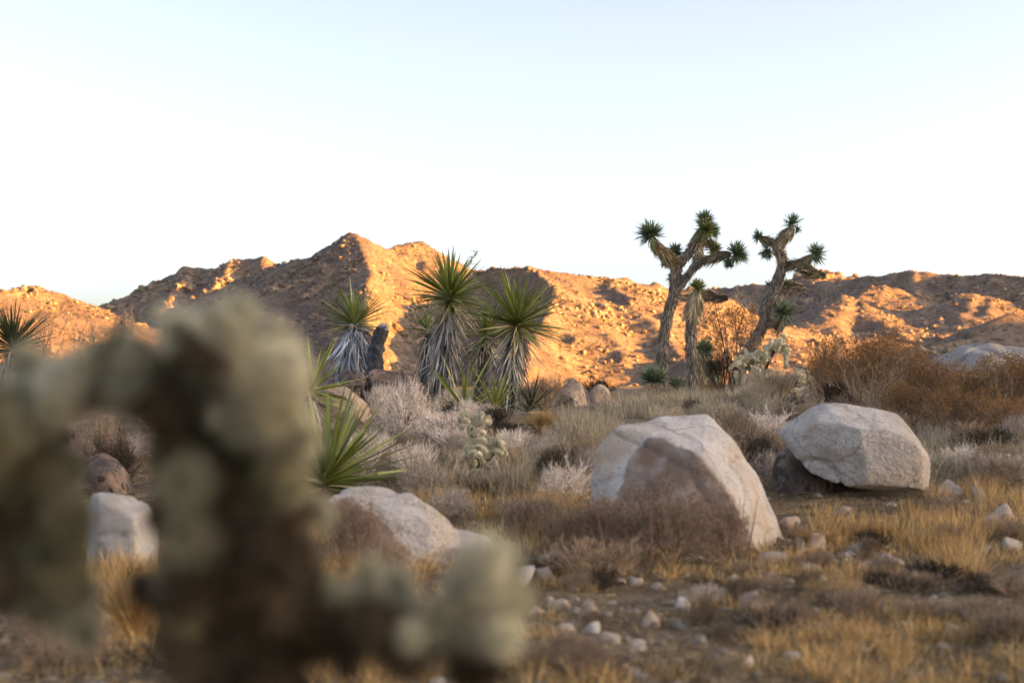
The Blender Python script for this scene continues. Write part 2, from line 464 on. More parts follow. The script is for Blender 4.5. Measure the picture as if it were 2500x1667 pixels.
# ------------------------------------------------------------------ ground sheet
def axis(lo, hi, fine, grow):
    a = [0.0]
    s = fine
    while a[-1] < hi:
        if a[-1] > 9: s *= grow
        a.append(a[-1] + s)
    b = [0.0]; s = fine
    while b[-1] > lo:
        if b[-1] < -9: s *= grow
        b.append(b[-1] - s)
    return np.array(b[:0:-1] + a)
gx = axis(-2600, 2600, .14, 1.045)
gya = [-2600, -1200, -500, -200, -90, -40, -18, -8, -4, -2, 0, 1, 2, 3]
s, yv = .10, 3.0
while yv < 2600:
    yv += s
    if yv > 16: s *= 1.03
    gya.append(yv)
gyv = np.array(gya, float)
XX, YY = np.meshgrid(gx, gyv)
ZZ = G(XX, YY)
idx = np.arange(XX.size).reshape(XX.shape)
mb = MB().add(np.stack([XX, YY, ZZ], -1).reshape(-1, 3), np.stack([idx[:-1, :-1], idx[:-1, 1:], idx[1:, 1:], idx[1:, :-1]], -1).reshape(-1, 4))
tag(link('ground', mb.mesh('ground', smooth=True), M['soil']), 'stony brown desert ground between the shrubs and boulders', 'ground', kind='structure')

# ------------------------------------------------------------------ hills
def make_hill(label, ridges, x0, x1, y0, y1, step, seed, amp=1.0, nrocks=0, nshrub=0, rsize=(.3, 1.0), piles=90):
    xs = np.arange(x0, x1 + step, step); ys = np.arange(y0, y1 + step, step)
    Xh, Yh = np.meshgrid(xs, ys)
    zz = None
    for pts, sl, sr, tail in ridges:            # slope on the left / right of the ridge's direction
        pts = np.asarray(pts, float)
        best = np.full(Xh.shape, -1e9)
        for a, b in zip(pts[:-1], pts[1:]):
            ab = b[:2] - a[:2]
            L2 = (ab ** 2).sum()
            t = np.clip(((Xh - a[0]) * ab[0] + (Yh - a[1]) * ab[1]) / L2, 0, 1)
            dx = Xh - (a[0] + t * ab[0]); dy = Yh - (a[1] + t * ab[1])
            d = np.hypot(dx, dy)
            crs = ab[0] * dy - ab[1] * dx       # >0: left side
            k = np.clip(crs / (np.sqrt(L2) * np.maximum(d, .1)), -1, 1) * .5 + .5
            sl_ = sl * k + sr * (1 - k)
            drop = sl_ * tail * (1 - np.exp(-d / tail)) + sl_ * .12 * d
            best = np.maximum(best, a[2] + t * (b[2] - a[2]) - drop)
        zz = best if zz is None else np.log(np.exp((zz - 0) / 1.2) + np.exp(best / 1.2)) * 1.2
    n1 = fbm(Xh * .022 + seed, Yh * .022, seed, 3)
    wx = Xh + 9 * n1
    rid = 1 - np.abs(perlin(wx * .045 + seed, Yh * .018, seed + 3)) * 2.4
    rid = rid + .5 * (1 - np.abs(perlin(wx * .11 + seed, Yh * .045, seed + 6)) * 2.4)
    n2 = fbm(Xh * .13, Yh * .13 + seed, seed, 3)
    n3 = fbm(Xh * .5, Yh * .5, seed + 9, 2)
    zh = zz + amp * (1.1 * n1 + 1.15 * (rid - .8) + .9 * n2 + .55 * np.maximum(n3, -.1))
    ix = np.arange(Xh.size).reshape(Xh.shape)
    q = np.stack([ix[:-1, :-1], ix[:-1, 1:], ix[1:, 1:], ix[1:, :-1]], -1).reshape(-1, 4)
    keep = (zh.ravel()[q].max(1) > -4)
    q = q[keep]
    used = np.unique(q); mp = -np.ones(Xh.size, int); mp[used] = np.arange(len(used))
    m = MB().add(np.stack([Xh, Yh, zh], -1).reshape(-1, 3)[used], mp[q])
    tag(link('hill', m.mesh('hill', smooth=True), M['hill']), label, 'hill', kind='structure')
    rng = np.random.default_rng(int(seed * 10) + 1)
    def scatter(n):
        fx = rng.uniform(0, len(xs) - 1.01, n * 4); fy = rng.uniform(0, len(ys) - 1.01, n * 4)
        i, j = fx.astype(int), fy.astype(int); u, v = fx - i, fy - j
        z = zh[j, i] * (1 - u) * (1 - v) + zh[j, i + 1] * u * (1 - v) + zh[j + 1, i] * (1 - u) * v + zh[j + 1, i + 1] * u * v
        p = np.stack([x0 + fx * step, y0 + fy * step, z], -1)
        ok = z > -2.5
        dens = 1.6 * fbm(p[:, 0] * .07, p[:, 1] * .07, seed + 2, 3) + rng.uniform(-.5, .5, len(p))
        return p[ok & (dens > .0)][:n]
    if nrocks:
        p = scatter(nrocks)
        pc = scatter(piles)                      # boulder piles and outcrops
        pc = pc[rng.random(len(pc)) < np.clip(pc[:, 2] / 18, .25, 1)]
        k = 16
        pp = np.repeat(pc, k, 0); pp[:, :2] += rng.normal(size=(len(pp), 2)) * rsize[1] * 1.7
        ii = np.clip(((pp[:, 0] - x0) / step).astype(int), 0, len(xs) - 1); jj = np.clip(((pp[:, 1] - y0) / step).astype(int), 0, len(ys) - 1)
        pp[:, 2] = zh[jj, ii]
        sp_ = rsize[1] * rng.uniform(.45, 1.5, len(pp))
        s_ = rsize[0] + (rsize[1] - rsize[0]) * rng.random(len(p)) ** 5
        p = np.vstack([p, pp]); s_ = np.concatenate([s_, sp_])
        p[:, 2] += s_ * .15
        tag(link('hillside_stones', MB().add(*stones(p, s_, rng, (.55, 1.0))).mesh('hillside_stones'), M['hill_stone']),
            'loose tan stones scattered over the ' + label.split(' ', 1)[1], 'stones', kind='stuff')
    if nshrub:
        p = scatter(nshrub)
        s_ = rng.uniform(.18, .55, len(p)) * (rsize[1] / 1.1)
        mbs = MB()
        k = 14
        c = np.repeat(p, k, 0) + rng.normal(size=(len(p) * k, 3)) * np.repeat(s_, k)[:, None] * np.array([.55, .55, .3]) + np.array([0, 0, 1]) * np.repeat(s_, k)[:, None] * .35
        e = rng.normal(size=(len(c), 2, 3)) * np.repeat(s_, k)[:, None, None] * .45
        v = np.stack([c, c + e[:, 0], c + e[:, 1]], 1).reshape(-1, 3)
        mbs.add(v, None, np.arange(len(v)).reshape(-1, 3), np.repeat(rng.random(len(c)), 3))
        tag(link('hillside_scrub', mbs.mesh('hillside_scrub'), M['hill_shrub']), 'low dark scrub dotted over the ' + label.split(' ', 1)[1], 'scrub', kind='stuff')
    return zh

def R(*a): return [P(*p) for p in a]
make_hill('rugged rocky mountain with a double peak behind the yuccas', [
    (R((250, 830, 410), (440, 745, 390), (600, 668, 365), (700, 643, 350), (770, 612, 340), (870, 570, 330), (940, 596, 338), (1030, 586, 345), (1085, 632, 350),
       (1180, 656, 350), (1290, 643, 335), (1400, 664, 340), (1500, 674, 345), (1600, 690, 350), (1680, 704, 355), (1800, 742, 362), (1950, 818, 370), (2080, 880, 380)), .70, .62, 75),
    (R((870, 572, 330), (905, 640, 305), (893, 720, 275), (905, 800, 240), (925, 890, 212)), .8, .62, 55),
    (R((1295, 646, 335), (1350, 688, 302), (1352, 718, 278), (1325, 765, 252), (1285, 845, 226), (1250, 930, 205)), .5, .95, 55),
    (R((1480, 676, 345), (1560, 760, 300), (1640, 850, 255), (1700, 920, 225)), .3, .3, 90),
], -125, 110, 185, 420, .85, 1.7, amp=1.0, nrocks=17000, nshrub=9000, rsize=(.10, .75))
make_hill('low sunlit hill at the edge behind the spiky dark yucca', [
    (R((-420, 720, 205), (-260, 712, 220), (-100, 704, 240), (0, 699, 250), (90, 692, 262), (150, 710, 270), (210, 738, 278), (270, 772, 286), (340, 830, 296)), .5, .42, 60),
], -170, -40, 160, 350, 1.0, 5.3, amp=.8, nrocks=4500, nshrub=3500, rsize=(.1, .6), piles=10)
make_hill('distant shaded ridge with sunlit knobs beyond the double peak', [
    (R((230, 815, 680), (300, 762, 660), (350, 722, 640), (420, 667, 615), (450, 655, 608), (500, 658, 605), (570, 636, 600), (640, 629, 600), (700, 652, 605), (790, 700, 615), (900, 760, 630)), .6, .55, 70),
    (R((455, 655, 608), (445, 690, 580), (400, 750, 540), (370, 800, 510)), .65, .8, 45),
    (R((560, 638, 602), (540, 680, 575), (500, 730, 545)), .6, .8, 45),
    (R((645, 629, 600), (640, 670, 575), (620, 720, 545)), .6, .8, 45),
], -225, -40, 460, 720, 1.5, 9.1, amp=1.3, nrocks=5000, nshrub=4000, rsize=(.2, 1.4))
make_hill('broad distant hill with sunlit spurs and shaded hollows', [
    (R((1450, 770, 800), (1650, 714, 770), (1770, 704, 750), (1900, 690, 730), (2050, 682, 710), (2150, 667, 695), (2240, 662, 685), (2340, 668, 675), (2430, 666, 660), (2560, 672, 640), (2700, 690, 620)), .6, .5, 95),
    (R((2060, 722, 600), (2100, 738, 598), (2160, 770, 600), (2240, 800, 606), (2320, 828, 612), (2420, 870, 620)), .6, .45, 50),
    (R((2130, 694, 650), (2200, 702, 648), (2260, 722, 654), (2340, 742, 662), (2420, 770, 670)), .6, .5, 45),
    (R((2350, 712, 612), (2400, 716, 612), (2450, 734, 618), (2520, 750, 624), (2600, 770, 630)), .6, .5, 45),
    (R((1800, 704, 745), (1760, 770, 640), (1850, 850, 520)), .45, .6, 70),
], 30, 320, 430, 840, 1.5, 13.7, amp=1.2, nrocks=8000, nshrub=9000, rsize=(.2, 1.4))
make_hill('far pale sunlit crest beyond the broad hill', [
    (R((1800, 740, 1050), (1920, 686, 1040), (1975, 664, 1040), (2050, 668, 1040), (2120, 690, 1040), (2200, 720, 1040)), .5, .4, 80),
], 140, 320, 950, 1130, 2.5, 21.3, amp=2.0, nrocks=1500, nshrub=600, rsize=(.6, 2.6))
make_hill('dark shaded slope behind the grey boulder and orange bushes', [
    (R((2150, 905, 135), (2280, 848, 140), (2400, 790, 145), (2520, 755, 150), (2760, 700, 160)), .35, .42, 30),
], -10, 120, 70, 230, .7, 31.7, amp=.45, nrocks=1800, nshrub=900, rsize=(.12, .5))
# the ridge that keeps the plain in shade: it stands out of frame, towards the sun
hd = norm(SUN * np.array([1, 1, 0])); pv = np.array([-hd[1], hd[0], 0])
def rp(u, z, t=180): return hd * t + pv * u + np.array([0, 0, z])
make_hill('steep ridge towards the sun that shades the plain', [
    ([rp(-330, 14), rp(-240, 27), rp(-120, 32), rp(-30, 31), rp(60, 30), rp(115, 28), rp(155, 24), rp(185, 20), rp(215, 13), rp(250, 6), rp(300, -2)], .8, .7, 90),
], -160, 470, -440, 200, 4.0, 41.1, amp=1.2)

# ------------------------------------------------------------------ boulders and rocks
def inside(poly, x, y):
    r = np.zeros(x.shape, bool)
    n = len(poly)
    for i in range(n):
        x1, y1 = poly[i]; x2, y2 = poly[(i + 1) % n]
        c = ((y1 > y) != (y2 > y)) & (x < (x2 - x1) * (y - y1) / ((y2 - y1) + 1e-12) + x1)
        r ^= c
    return r

def rock_mesh(pts, edge=.06, smooth=3, amp=.012, nscale=5.0, seed=0.0, stain=None, chips=0):
    """hull of the given points, subdivided, its edges worn round and its faces roughened"""
    bm = bmesh.new()
    for p in pts: bm.verts.new(p)
    r = bmesh.ops.convex_hull(bm, input=bm.verts[:])
    junk = [g for g in r['geom_interior'] + r['geom_unused'] if isinstance(g, bmesh.types.BMVert) and g.is_valid]
    bmesh.ops.delete(bm, geom=list(set(junk)), context='VERTS')
    for _ in range(7):
        le = [e for e in bm.edges if e.calc_length() > edge * 1.4]
        if not le: break
        bmesh.ops.subdivide_edges(bm, edges=le, cuts=1, use_grid_fill=False)
        bmesh.ops.triangulate(bm, faces=bm.faces[:])
    for _ in range(smooth):
        bmesh.ops.smooth_vert(bm, verts=bm.verts[:], factor=.5, use_axis_x=True, use_axis_y=True, use_axis_z=True)
    if chips:
        rg_ = np.random.default_rng(int(seed * 100) + 5)
        co = np.array([v.co[:] for v in bm.verts]); cen = co.mean(0)
        for k in range(chips):
            nv = norm(rg_.normal(size=3) * np.array([1, 1, .8])); h = (co - cen) @ nv
            lim = np.percentile(h, rg_.uniform(86, 96))
            co = co - nv[None] * np.maximum(h - lim, 0)[:, None] * .92
        for v, c in zip(bm.verts, co): v.co = c
    bm.normal_update()
    bmesh.ops.recalc_face_normals(bm, faces=bm.faces[:])
    co = np.array([v.co[:] for v in bm.verts]); no = np.array([v.normal[:] for v in bm.verts])
    q = co * nscale + seed
    d = fbm(q[:, 0], q[:, 1], q[:, 2], 4) * amp
    crack = np.abs(perlin(q[:, 0] * .35 + 4, q[:, 1] * .35, q[:, 2] * .6))
    d -= amp * 1.6 * np.exp(-(crack / .03) ** 2)
    co2 = co + no * d[:, None]
    for v, c in zip(bm.verts, co2): v.co = c
    me = bpy.data.meshes.new('rock')
    bm.to_mesh(me); bm.free()
    me.polygons.foreach_set('use_smooth', np.ones(len(me.polygons), bool))
    st = np.zeros(len(co))
    if stain is not None: st = stain(co, no)
    a = me.attributes.new('stain', 'FLOAT', 'POINT'); a.data.foreach_set('value', st.astype(np.float32))
    return me

def boulder(name, spec, D, mat, label, cat='boulder', group=None, stain=None, **kw):
    """spec rows: photo x, photo y, depth offset"""
    pts = np.array([P(a, b, D + c) for a, b, c in spec])
    base = np.array([pts[:, 0].mean(), pts[:, 1].mean(), pts[:, 2].min()])
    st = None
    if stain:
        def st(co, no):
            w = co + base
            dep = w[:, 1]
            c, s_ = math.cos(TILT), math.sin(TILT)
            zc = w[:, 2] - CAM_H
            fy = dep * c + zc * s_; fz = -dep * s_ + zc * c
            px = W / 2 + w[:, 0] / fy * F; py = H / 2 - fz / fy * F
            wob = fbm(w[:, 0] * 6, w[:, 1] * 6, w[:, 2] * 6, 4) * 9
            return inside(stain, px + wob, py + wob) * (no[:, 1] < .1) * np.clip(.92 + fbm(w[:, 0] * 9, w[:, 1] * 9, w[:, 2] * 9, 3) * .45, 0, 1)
    me = rock_mesh(pts - base, stain=st, **kw)
    return tag(link(name, me, M[mat], loc=base), label, cat, group)

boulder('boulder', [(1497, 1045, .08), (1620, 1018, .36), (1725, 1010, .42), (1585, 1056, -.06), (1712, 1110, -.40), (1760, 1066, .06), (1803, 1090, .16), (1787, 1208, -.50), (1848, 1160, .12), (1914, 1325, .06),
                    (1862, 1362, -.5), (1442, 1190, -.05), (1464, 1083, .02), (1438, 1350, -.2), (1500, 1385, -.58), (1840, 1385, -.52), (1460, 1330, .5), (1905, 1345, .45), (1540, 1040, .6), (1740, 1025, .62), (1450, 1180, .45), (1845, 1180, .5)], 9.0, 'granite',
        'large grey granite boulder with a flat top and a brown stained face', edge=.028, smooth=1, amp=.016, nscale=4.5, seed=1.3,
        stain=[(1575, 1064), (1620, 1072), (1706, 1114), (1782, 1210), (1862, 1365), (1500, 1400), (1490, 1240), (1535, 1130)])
boulder('boulder', [(1900, 1056, .2), (1950, 1040, .1), (1978, 990, .1), (2013, 980, .1), (2094, 983, .15), (2163, 1000, .15), (2234, 1022, .1), (2250, 1058, 0), (2270, 1130, 0), (2265, 1214, .05),
                    (2218, 1200, -.1), (2094, 1190, -.15), (1976, 1162, -.1), (1958, 1108, 0), (1908, 1066, .1), (2000, 1050, -.25), (2080, 1060, -.4), (2180, 1070, -.38), (2240, 1110, -.3), (2100, 1145, -.4), (2220, 1170, -.3),
                    (2000, 1016, .5), (2205, 1036, .5), (2255, 1140, .5), (2010, 1145, .5)], 10.9, 'granite',
        'rounded pale granite boulder perched over a dark hollow', edge=.028, smooth=2, amp=.02, nscale=3.6, seed=7.7, chips=5)
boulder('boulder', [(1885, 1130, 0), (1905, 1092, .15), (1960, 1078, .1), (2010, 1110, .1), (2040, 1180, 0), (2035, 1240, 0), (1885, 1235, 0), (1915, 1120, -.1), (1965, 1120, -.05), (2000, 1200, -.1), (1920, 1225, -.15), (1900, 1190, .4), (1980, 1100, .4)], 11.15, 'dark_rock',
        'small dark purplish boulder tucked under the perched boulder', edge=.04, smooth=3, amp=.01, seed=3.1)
boulder('boulder', [(1995, 1165, .3), (2235, 1195, .32), (2235, 1262, .3), (1990, 1255, .3), (2100, 1170, .3), (2180, 1225, .26), (2010, 1260, .75), (2240, 1260, .75), (2100, 1165, .6)], 10.95, 'dark_rock',  # fills the gap; its dark colour stands in for shade there
        'low rock carrying the perched boulder, dark to paint the shaded gap', edge=.05, smooth=3, amp=.02, seed=5.5)
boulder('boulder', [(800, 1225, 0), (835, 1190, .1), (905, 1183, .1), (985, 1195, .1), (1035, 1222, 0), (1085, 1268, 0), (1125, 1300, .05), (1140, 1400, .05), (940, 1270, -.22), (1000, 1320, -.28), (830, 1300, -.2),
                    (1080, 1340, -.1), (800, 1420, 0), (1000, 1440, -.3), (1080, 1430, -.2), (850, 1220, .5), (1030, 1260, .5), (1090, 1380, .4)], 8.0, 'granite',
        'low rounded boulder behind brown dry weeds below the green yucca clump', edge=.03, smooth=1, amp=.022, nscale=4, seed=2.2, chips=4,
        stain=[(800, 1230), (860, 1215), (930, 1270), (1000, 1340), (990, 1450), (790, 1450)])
boulder('boulder', [(1050, 1300, .1), (1075, 1282, .2), (1130, 1286, .25), (1190, 1305, .2), (1222, 1345, .15), (1220, 1400, .1), (1050, 1400, .1), (1100, 1320, -.1), (1170, 1340, -.1), (1210, 1405, -.05), (1060, 1390, .5), (1210, 1380, .5)], 8.3, 'granite',
        'smaller grey boulder butting against the low rounded one', edge=.03, smooth=2, amp=.014, nscale=5, seed=6.6, chips=5)
boulder('boulder', [(222, 1205, .05), (250, 1198, .1), (320, 1212, .1), (365, 1240, .05), (388, 1290, 0), (380, 1380, 0), (370, 1430, 0), (230, 1440, -.05), (238, 1215, -.12), (236, 1400, -.15), (330, 1260, -.15), (350, 1400, -.15), (210, 1230, .3), (360, 1230, .4), (215, 1420, .4), (380, 1420, .4)],
        8.0, 'granite_pale', 'upright pale boulder glimpsed between the blurred cactus stems', edge=.03, smooth=2, amp=.014, seed=8.8, chips=4)
boulder('boulder', [(195, 1180, 0), (212, 1120, .05), (250, 1102, .1), (285, 1118, .1), (318, 1160, .1), (330, 1215, .05), (190, 1220, 0), (215, 1150, -.15), (270, 1150, -.15), (300, 1215, -.15), (250, 1120, .4), (310, 1200, .4)],
        11.5, 'dark_rock', 'dark angular boulder under the black twiggy brush', edge=.035, smooth=1, amp=.01, seed=9.1)
# rock outcrop below the yuccas
boulder('boulder', [(830, 915, .1), (850, 905, .1), (895, 908, .1), (897, 985, .05), (880, 1000, 0), (820, 995, 0), (840, 940, -.2), (885, 940, -.2), (880, 990, -.25), (830, 905, .7), (895, 905, .7), (830, 1010, .5), (895, 1010, .5)], 18.6, 'dark_rock',
        'dark brown square outcrop block beside a deep crack', edge=.045, smooth=1, amp=.035, nscale=3, chips=10, seed=2.9)
boulder('boulder', [(902, 912, .1), (915, 905, .1), (985, 912, .1), (1035, 920, .1), (1050, 980, .05), (1040, 1010, 0), (900, 1010, 0), (910, 935, -.2), (1010, 940, -.2), (1030, 990, -.3), (910, 990, -.3), (905, 905, .7), (1035, 910, .7), (905, 1010, .6), (1040, 1010, .6)], 18.6, 'dark_rock',
        'long brown outcrop block with rusty face behind the pinkish shrub', edge=.045, smooth=1, amp=.035, nscale=3, chips=10, seed=4.4)
boulder('boulder', [(775, 960, .1), (790, 940, .2), (830, 934, .25), (860, 955, .2), (890, 985, .15), (908, 1010, .1), (905, 1050, 0), (770, 1060, 0), (800, 965, -.25), (850, 985, -.3), (890, 1030, -.2), (790, 1050, -.25), (780, 1050, .6), (900, 1040, .6), (830, 945, .6)], 16.6, 'tan_rock',
        'orange brown boulder with a mottled face behind the spiky green yucca', edge=.04, smooth=1, amp=.03, nscale=3.5, chips=8, seed=6.1)
boulder('boulder', [(1362, 960, .1), (1372, 915, .2), (1395, 908, .2), (1418, 930, .2), (1436, 985, .1), (1442, 1020, 0), (1350, 1025, 0), (1375, 950, -.2), (1410, 980, -.25), (1430, 1020, -.2), (1400, 930, .6), (1440, 1020, .5), (1355, 1015, .5)], 21.5, 'tan_rock',
        'pointed tan boulder with a dark flank beside two round boulders', edge=.045, smooth=1, amp=.035, nscale=3, chips=10, seed=1.9,
        )
boulder('boulder', [(1432, 960, .1), (1445, 940, .15), (1470, 934, .15), (1490, 950, .15), (1497, 980, .1), (1490, 995, 0), (1437, 995, 0), (1450, 955, -.15), (1480, 970, -.2), (1450, 990, -.15), (1470, 940, .4), (1490, 990, .4), (1437, 990, .4)], 22.5, 'tan_rock',
        'round tan boulder resting behind a lower one', edge=.04, smooth=2, amp=.02, nscale=3.5, chips=6, seed=5.2)
boulder('boulder', [(1446, 1000, .1), (1460, 982, .15), (1500, 974, .2), (1525, 990, .15), (1537, 1015, .1), (1530, 1030, 0), (1445, 1030, 0), (1470, 995, -.2), (1510, 1005, -.2), (1460, 1025, -.2), (1500, 980, .5), (1530, 1020, .4), (1450, 1020, .4)], 20.8, 'tan_rock',
        'low round tan boulder in front of a taller round one', edge=.04, smooth=2, amp=.02, nscale=3.5, chips=6, seed=7.2)
boulder('boulder', [(2215, 900, 0), (2230, 868, .2), (2262, 862, .3), (2305, 842, .4), (2360, 833, .5), (2430, 838, .5), (2520, 856, .5), (2600, 890, .4), (2620, 960, 0), (2200, 965, 0), (2280, 870, -.4), (2420, 870, -.4), (2540, 900, -.4), (2240, 955, -.4), (2560, 960, -.5), (2300, 850, 1.4), (2550, 870, 1.4), (2250, 950, 1.2), (2600, 950, 1.2)], 25, 'granite_grey',
        'big smooth grey boulder half hidden by orange bushes', edge=.06, smooth=2, amp=.07, nscale=2, seed=3.3, chips=8)
# loose stones in front: photo x, photo y (bottom), depth, width px, height px, tone
def small_rock(px, py, wpx, hpx, mat, label, seed, D=None, group=None, flat=.9):
    rng = np.random.default_rng(seed)
    if D is None:
        D = 6.0
        for _ in range(30):
            D = (CAM_H - float(G(X(px, D), D))) * F / (py - HORIZON)
            D = min(max(D, 3.5), 20)
    w, h = wpx * D / F, hpx * D / F
    n = 13
    p = norm(rng.normal(size=(n, 3)) * np.array([1.2, 1.2, .8])) * rng.uniform(.85, 1.1, (n, 1))
    p *= np.array([w / 2, w * .45, h * .7]) / np.array([np.abs(p[:, 0]).max(), np.abs(p[:, 1]).max(), max(.2, p[:, 2].max())])
    tl = rng.uniform(-.25, .25)
    p[:, 2] += p[:, 0] * tl
    p[:, 2] = np.maximum(p[:, 2], -h * .5)
    x = X(px, D)
    me = rock_mesh(p, edge=max(.018, w / 9), smooth=1 if w > .12 else 0, amp=w * .03, nscale=9, seed=seed * 1.7)
    o = link('rock', me, M['stone' if mat == 'granite' else mat], loc=(x, D, float(G(x, D)) + h * .02))
    return tag(o, label, 'rock', group)
RK = [(1258, 1425, 105, 68, 'granite_pale', 'flat white slab of rock beside a stack of two grey stones'), (1340, 1372, 70, 34, 'granite', 'flat grey stone lying on top of a squarer grey stone'),
      (1330, 1425, 60, 60, 'granite', 'squarish grey stone under a flat stone beside the white slab'),
      (1480, 1398, 70, 40, 'granite', 'bluish grey stone in dry grass before the brown weeds'), (1660, 1490, 46, 52, 'granite_pale', 'upright pointed white stone on bare ground'),
      (1845, 1478, 95, 55, 'granite', 'broad humped grey stone in golden grass beside the pointed white stone'), (1875, 1370, 110, 40, 'granite', 'flat grey slab at the foot of the stained boulder'),
      (1950, 1355, 34, 62, 'granite', 'narrow upright grey stone beside the stained boulder'), (1990, 1345, 50, 68, 'tan_rock', 'squat tan stone beside the narrow upright stone'),
      (2020, 1372, 70, 36, 'granite', 'small grey stone at the near end of the flat rock patch'), (2090, 1352, 90, 45, 'granite', 'grey flat stone in the rock patch below the perched boulder'),
      (2175, 1395, 100, 75, 'granite', 'big tilted grey stone ending the flat rock patch'), (2120, 1385, 70, 40, 'tan_rock', 'tan stone lying inside the flat rock patch'),
      (1975, 1392, 60, 34, 'tan_rock', 'small tan stone before the flat rock patch'), (2235, 1305, 85, 38, 'granite', 'rounded grey stone half buried in golden grass'),
      (2318, 1205, 70, 50, 'granite_pale', 'pale flat-topped stone beside the tall golden grass'), (2395, 1225, 60, 62, 'granite', 'blocky grey stone behind the long leaning stone'),
      (2430, 1280, 110, 72, 'granite', 'long grey stone leaning down towards the grass'), (2470, 1340, 60, 46, 'granite', 'grey stone below the long leaning stone'), (2300, 1250, 60, 50, 'tan_rock', 'tan stone at the foot of tall golden grass'),
      (2050, 1262, 80, 40, 'tan_rock', 'tan stone in the hollow under the perched boulder'), (1930, 1285, 70, 45, 'tan_rock', 'tan block between the two large boulders'),
      (2385, 1500, 80, 30, 'granite_pale', 'long pale stone lying in dark grass'), (2480, 1430, 60, 36, 'granite', 'grey stone by the dark twig heap'),
      (1445, 1545, 44, 46, 'granite_pale', 'pinkish pale stone beside brown clods'), (1440, 1500, 56, 52, 'tan_rock', 'brown rounded stone above the pinkish pale stone'),
      (1585, 1525, 50, 55, 'tan_rock', 'tan rounded stone on bare ground below the pointed white stone'), (1935, 1605, 40, 28, 'granite_pale', 'small bright white stone in the dark grass'),
      (1825, 1620, 34, 30, 'granite_pale', 'small cream stone beside golden tufts'), (1380, 1540, 55, 34, 'granite', 'grey pinkish stone beside the cactus arm'), (1370, 1480, 80, 34, 'granite', 'flat bluish stone beyond the cactus arm'),
      (1850, 1515, 26, 26, 'granite_pale', 'tiny pale stone before the broad humped stone'), (340, 1465, 80, 50, 'granite_pale', 'pale bluish stone in golden grass before the upright boulder'), (300, 1490, 60, 40, 'tan_rock', 'pinkish stone in golden grass before the upright boulder'),
      (1000, 1455, 60, 40, 'tan_rock', 'tan stone in golden grass before the low rounded boulder'), (1185, 1440, 70, 40, 'tan_rock', 'brown stone touching the white slab')]
for i, (px, py, w_, h_, mt, lab) in enumerate(RK):
    small_rock(px, py, w_, h_, mt, lab, 100 + i)
rs = np.random.default_rng(55)
def near_what(px, py):
    if px < 1330: return 'beside the lower cactus arm'
    if px < 1560: return 'on bare ground before the brown weeds'
    if px < 1780: return 'around the pointed white stone'
    if px < 2000: return 'around the broad humped stone'
    if px < 2250: return 'below the flat rock patch'
    return 'around the dark fallen twigs'
for i in range(34):
    px, py = rs.uniform(1150, 2550), 900 + 760 * rs.random() ** .55
    if py < 1400: continue
    s_ = rs.uniform(14, 34)
    mt = rs.choice(['granite', 'tan_rock', 'dark_rock'], p=[.3, .5, .2])
    lab = 'small loose ' + {'granite': 'grey', 'tan_rock': 'tan', 'dark_rock': 'dark'}[mt] + ' stone ' + near_what(px, py)
    small_rock(px, py, s_, s_ * .6, mt, lab, 300 + i, group=lab.replace('stone', 'stones'))

# rubble between the boulders
for i in range(34):
    px, py = rs.uniform(1500, 2520), rs.uniform(1270, 1420)
    if px < 1880: py = rs.uniform(1390, 1450)
    s_ = rs.uniform(20, 52)
    mt = rs.choice(['granite', 'tan_rock', 'granite_pale'], p=[.55, .35, .1])
    lab = 'half buried ' + {'granite': 'grey', 'tan_rock': 'tan', 'granite_pale': 'pale'}[mt] + ' rubble stone ' + ('at the front of the brown weeds' if px < 1880 else 'in the flat rock patch' if px < 2200 else 'by the tall golden grass')
    small_rock(px, py, s_, s_ * .5, mt, lab, 500 + i, group=lab.replace('stone', 'stones'))
# fallen twigs and straw lying on the soil
n = 9000
yy = 4.2 + 9 * rs.random(n) ** 1.4; xx = rs.uniform(-.42, .42, n) * yy
c0 = np.stack([xx, yy, G(xx, yy) + .006], -1); an = rs.uniform(0, 6.283, n); ln = rs.uniform(.03, .14, n)
c1 = c0 + np.stack([np.cos(an) * ln, np.sin(an) * ln, rs.uniform(-.002, .02, n)], -1)
tag(link('twig_litter', MB().add(*sticks(c0, c1, .0022, .0012, rs.random(n))).mesh('twig_litter'), M['litter']), 'fallen twigs and straw littering the soil', 'litter', kind='stuff')

# gravel
n = 11000
yy = 4.2 + 14 * rs.random(n) ** 1.5; xx = rs.uniform(-.42, .42, n) * yy
cl = fbm(xx * 1.3, yy * 1.3, 2.0, 3) + rs.uniform(-.5, .5, n)
k = cl > -.1
c = np.stack([xx, yy, G(xx, yy)], -1)[k]
s_ = .005 + .04 * rs.random(len(c)) ** 5
tag(link('gravel', MB().add(*stones(c, s_, rs)).mesh('gravel'), M['pebble']), 'loose gravel and pebbles on the desert floor', 'gravel', kind='stuff')

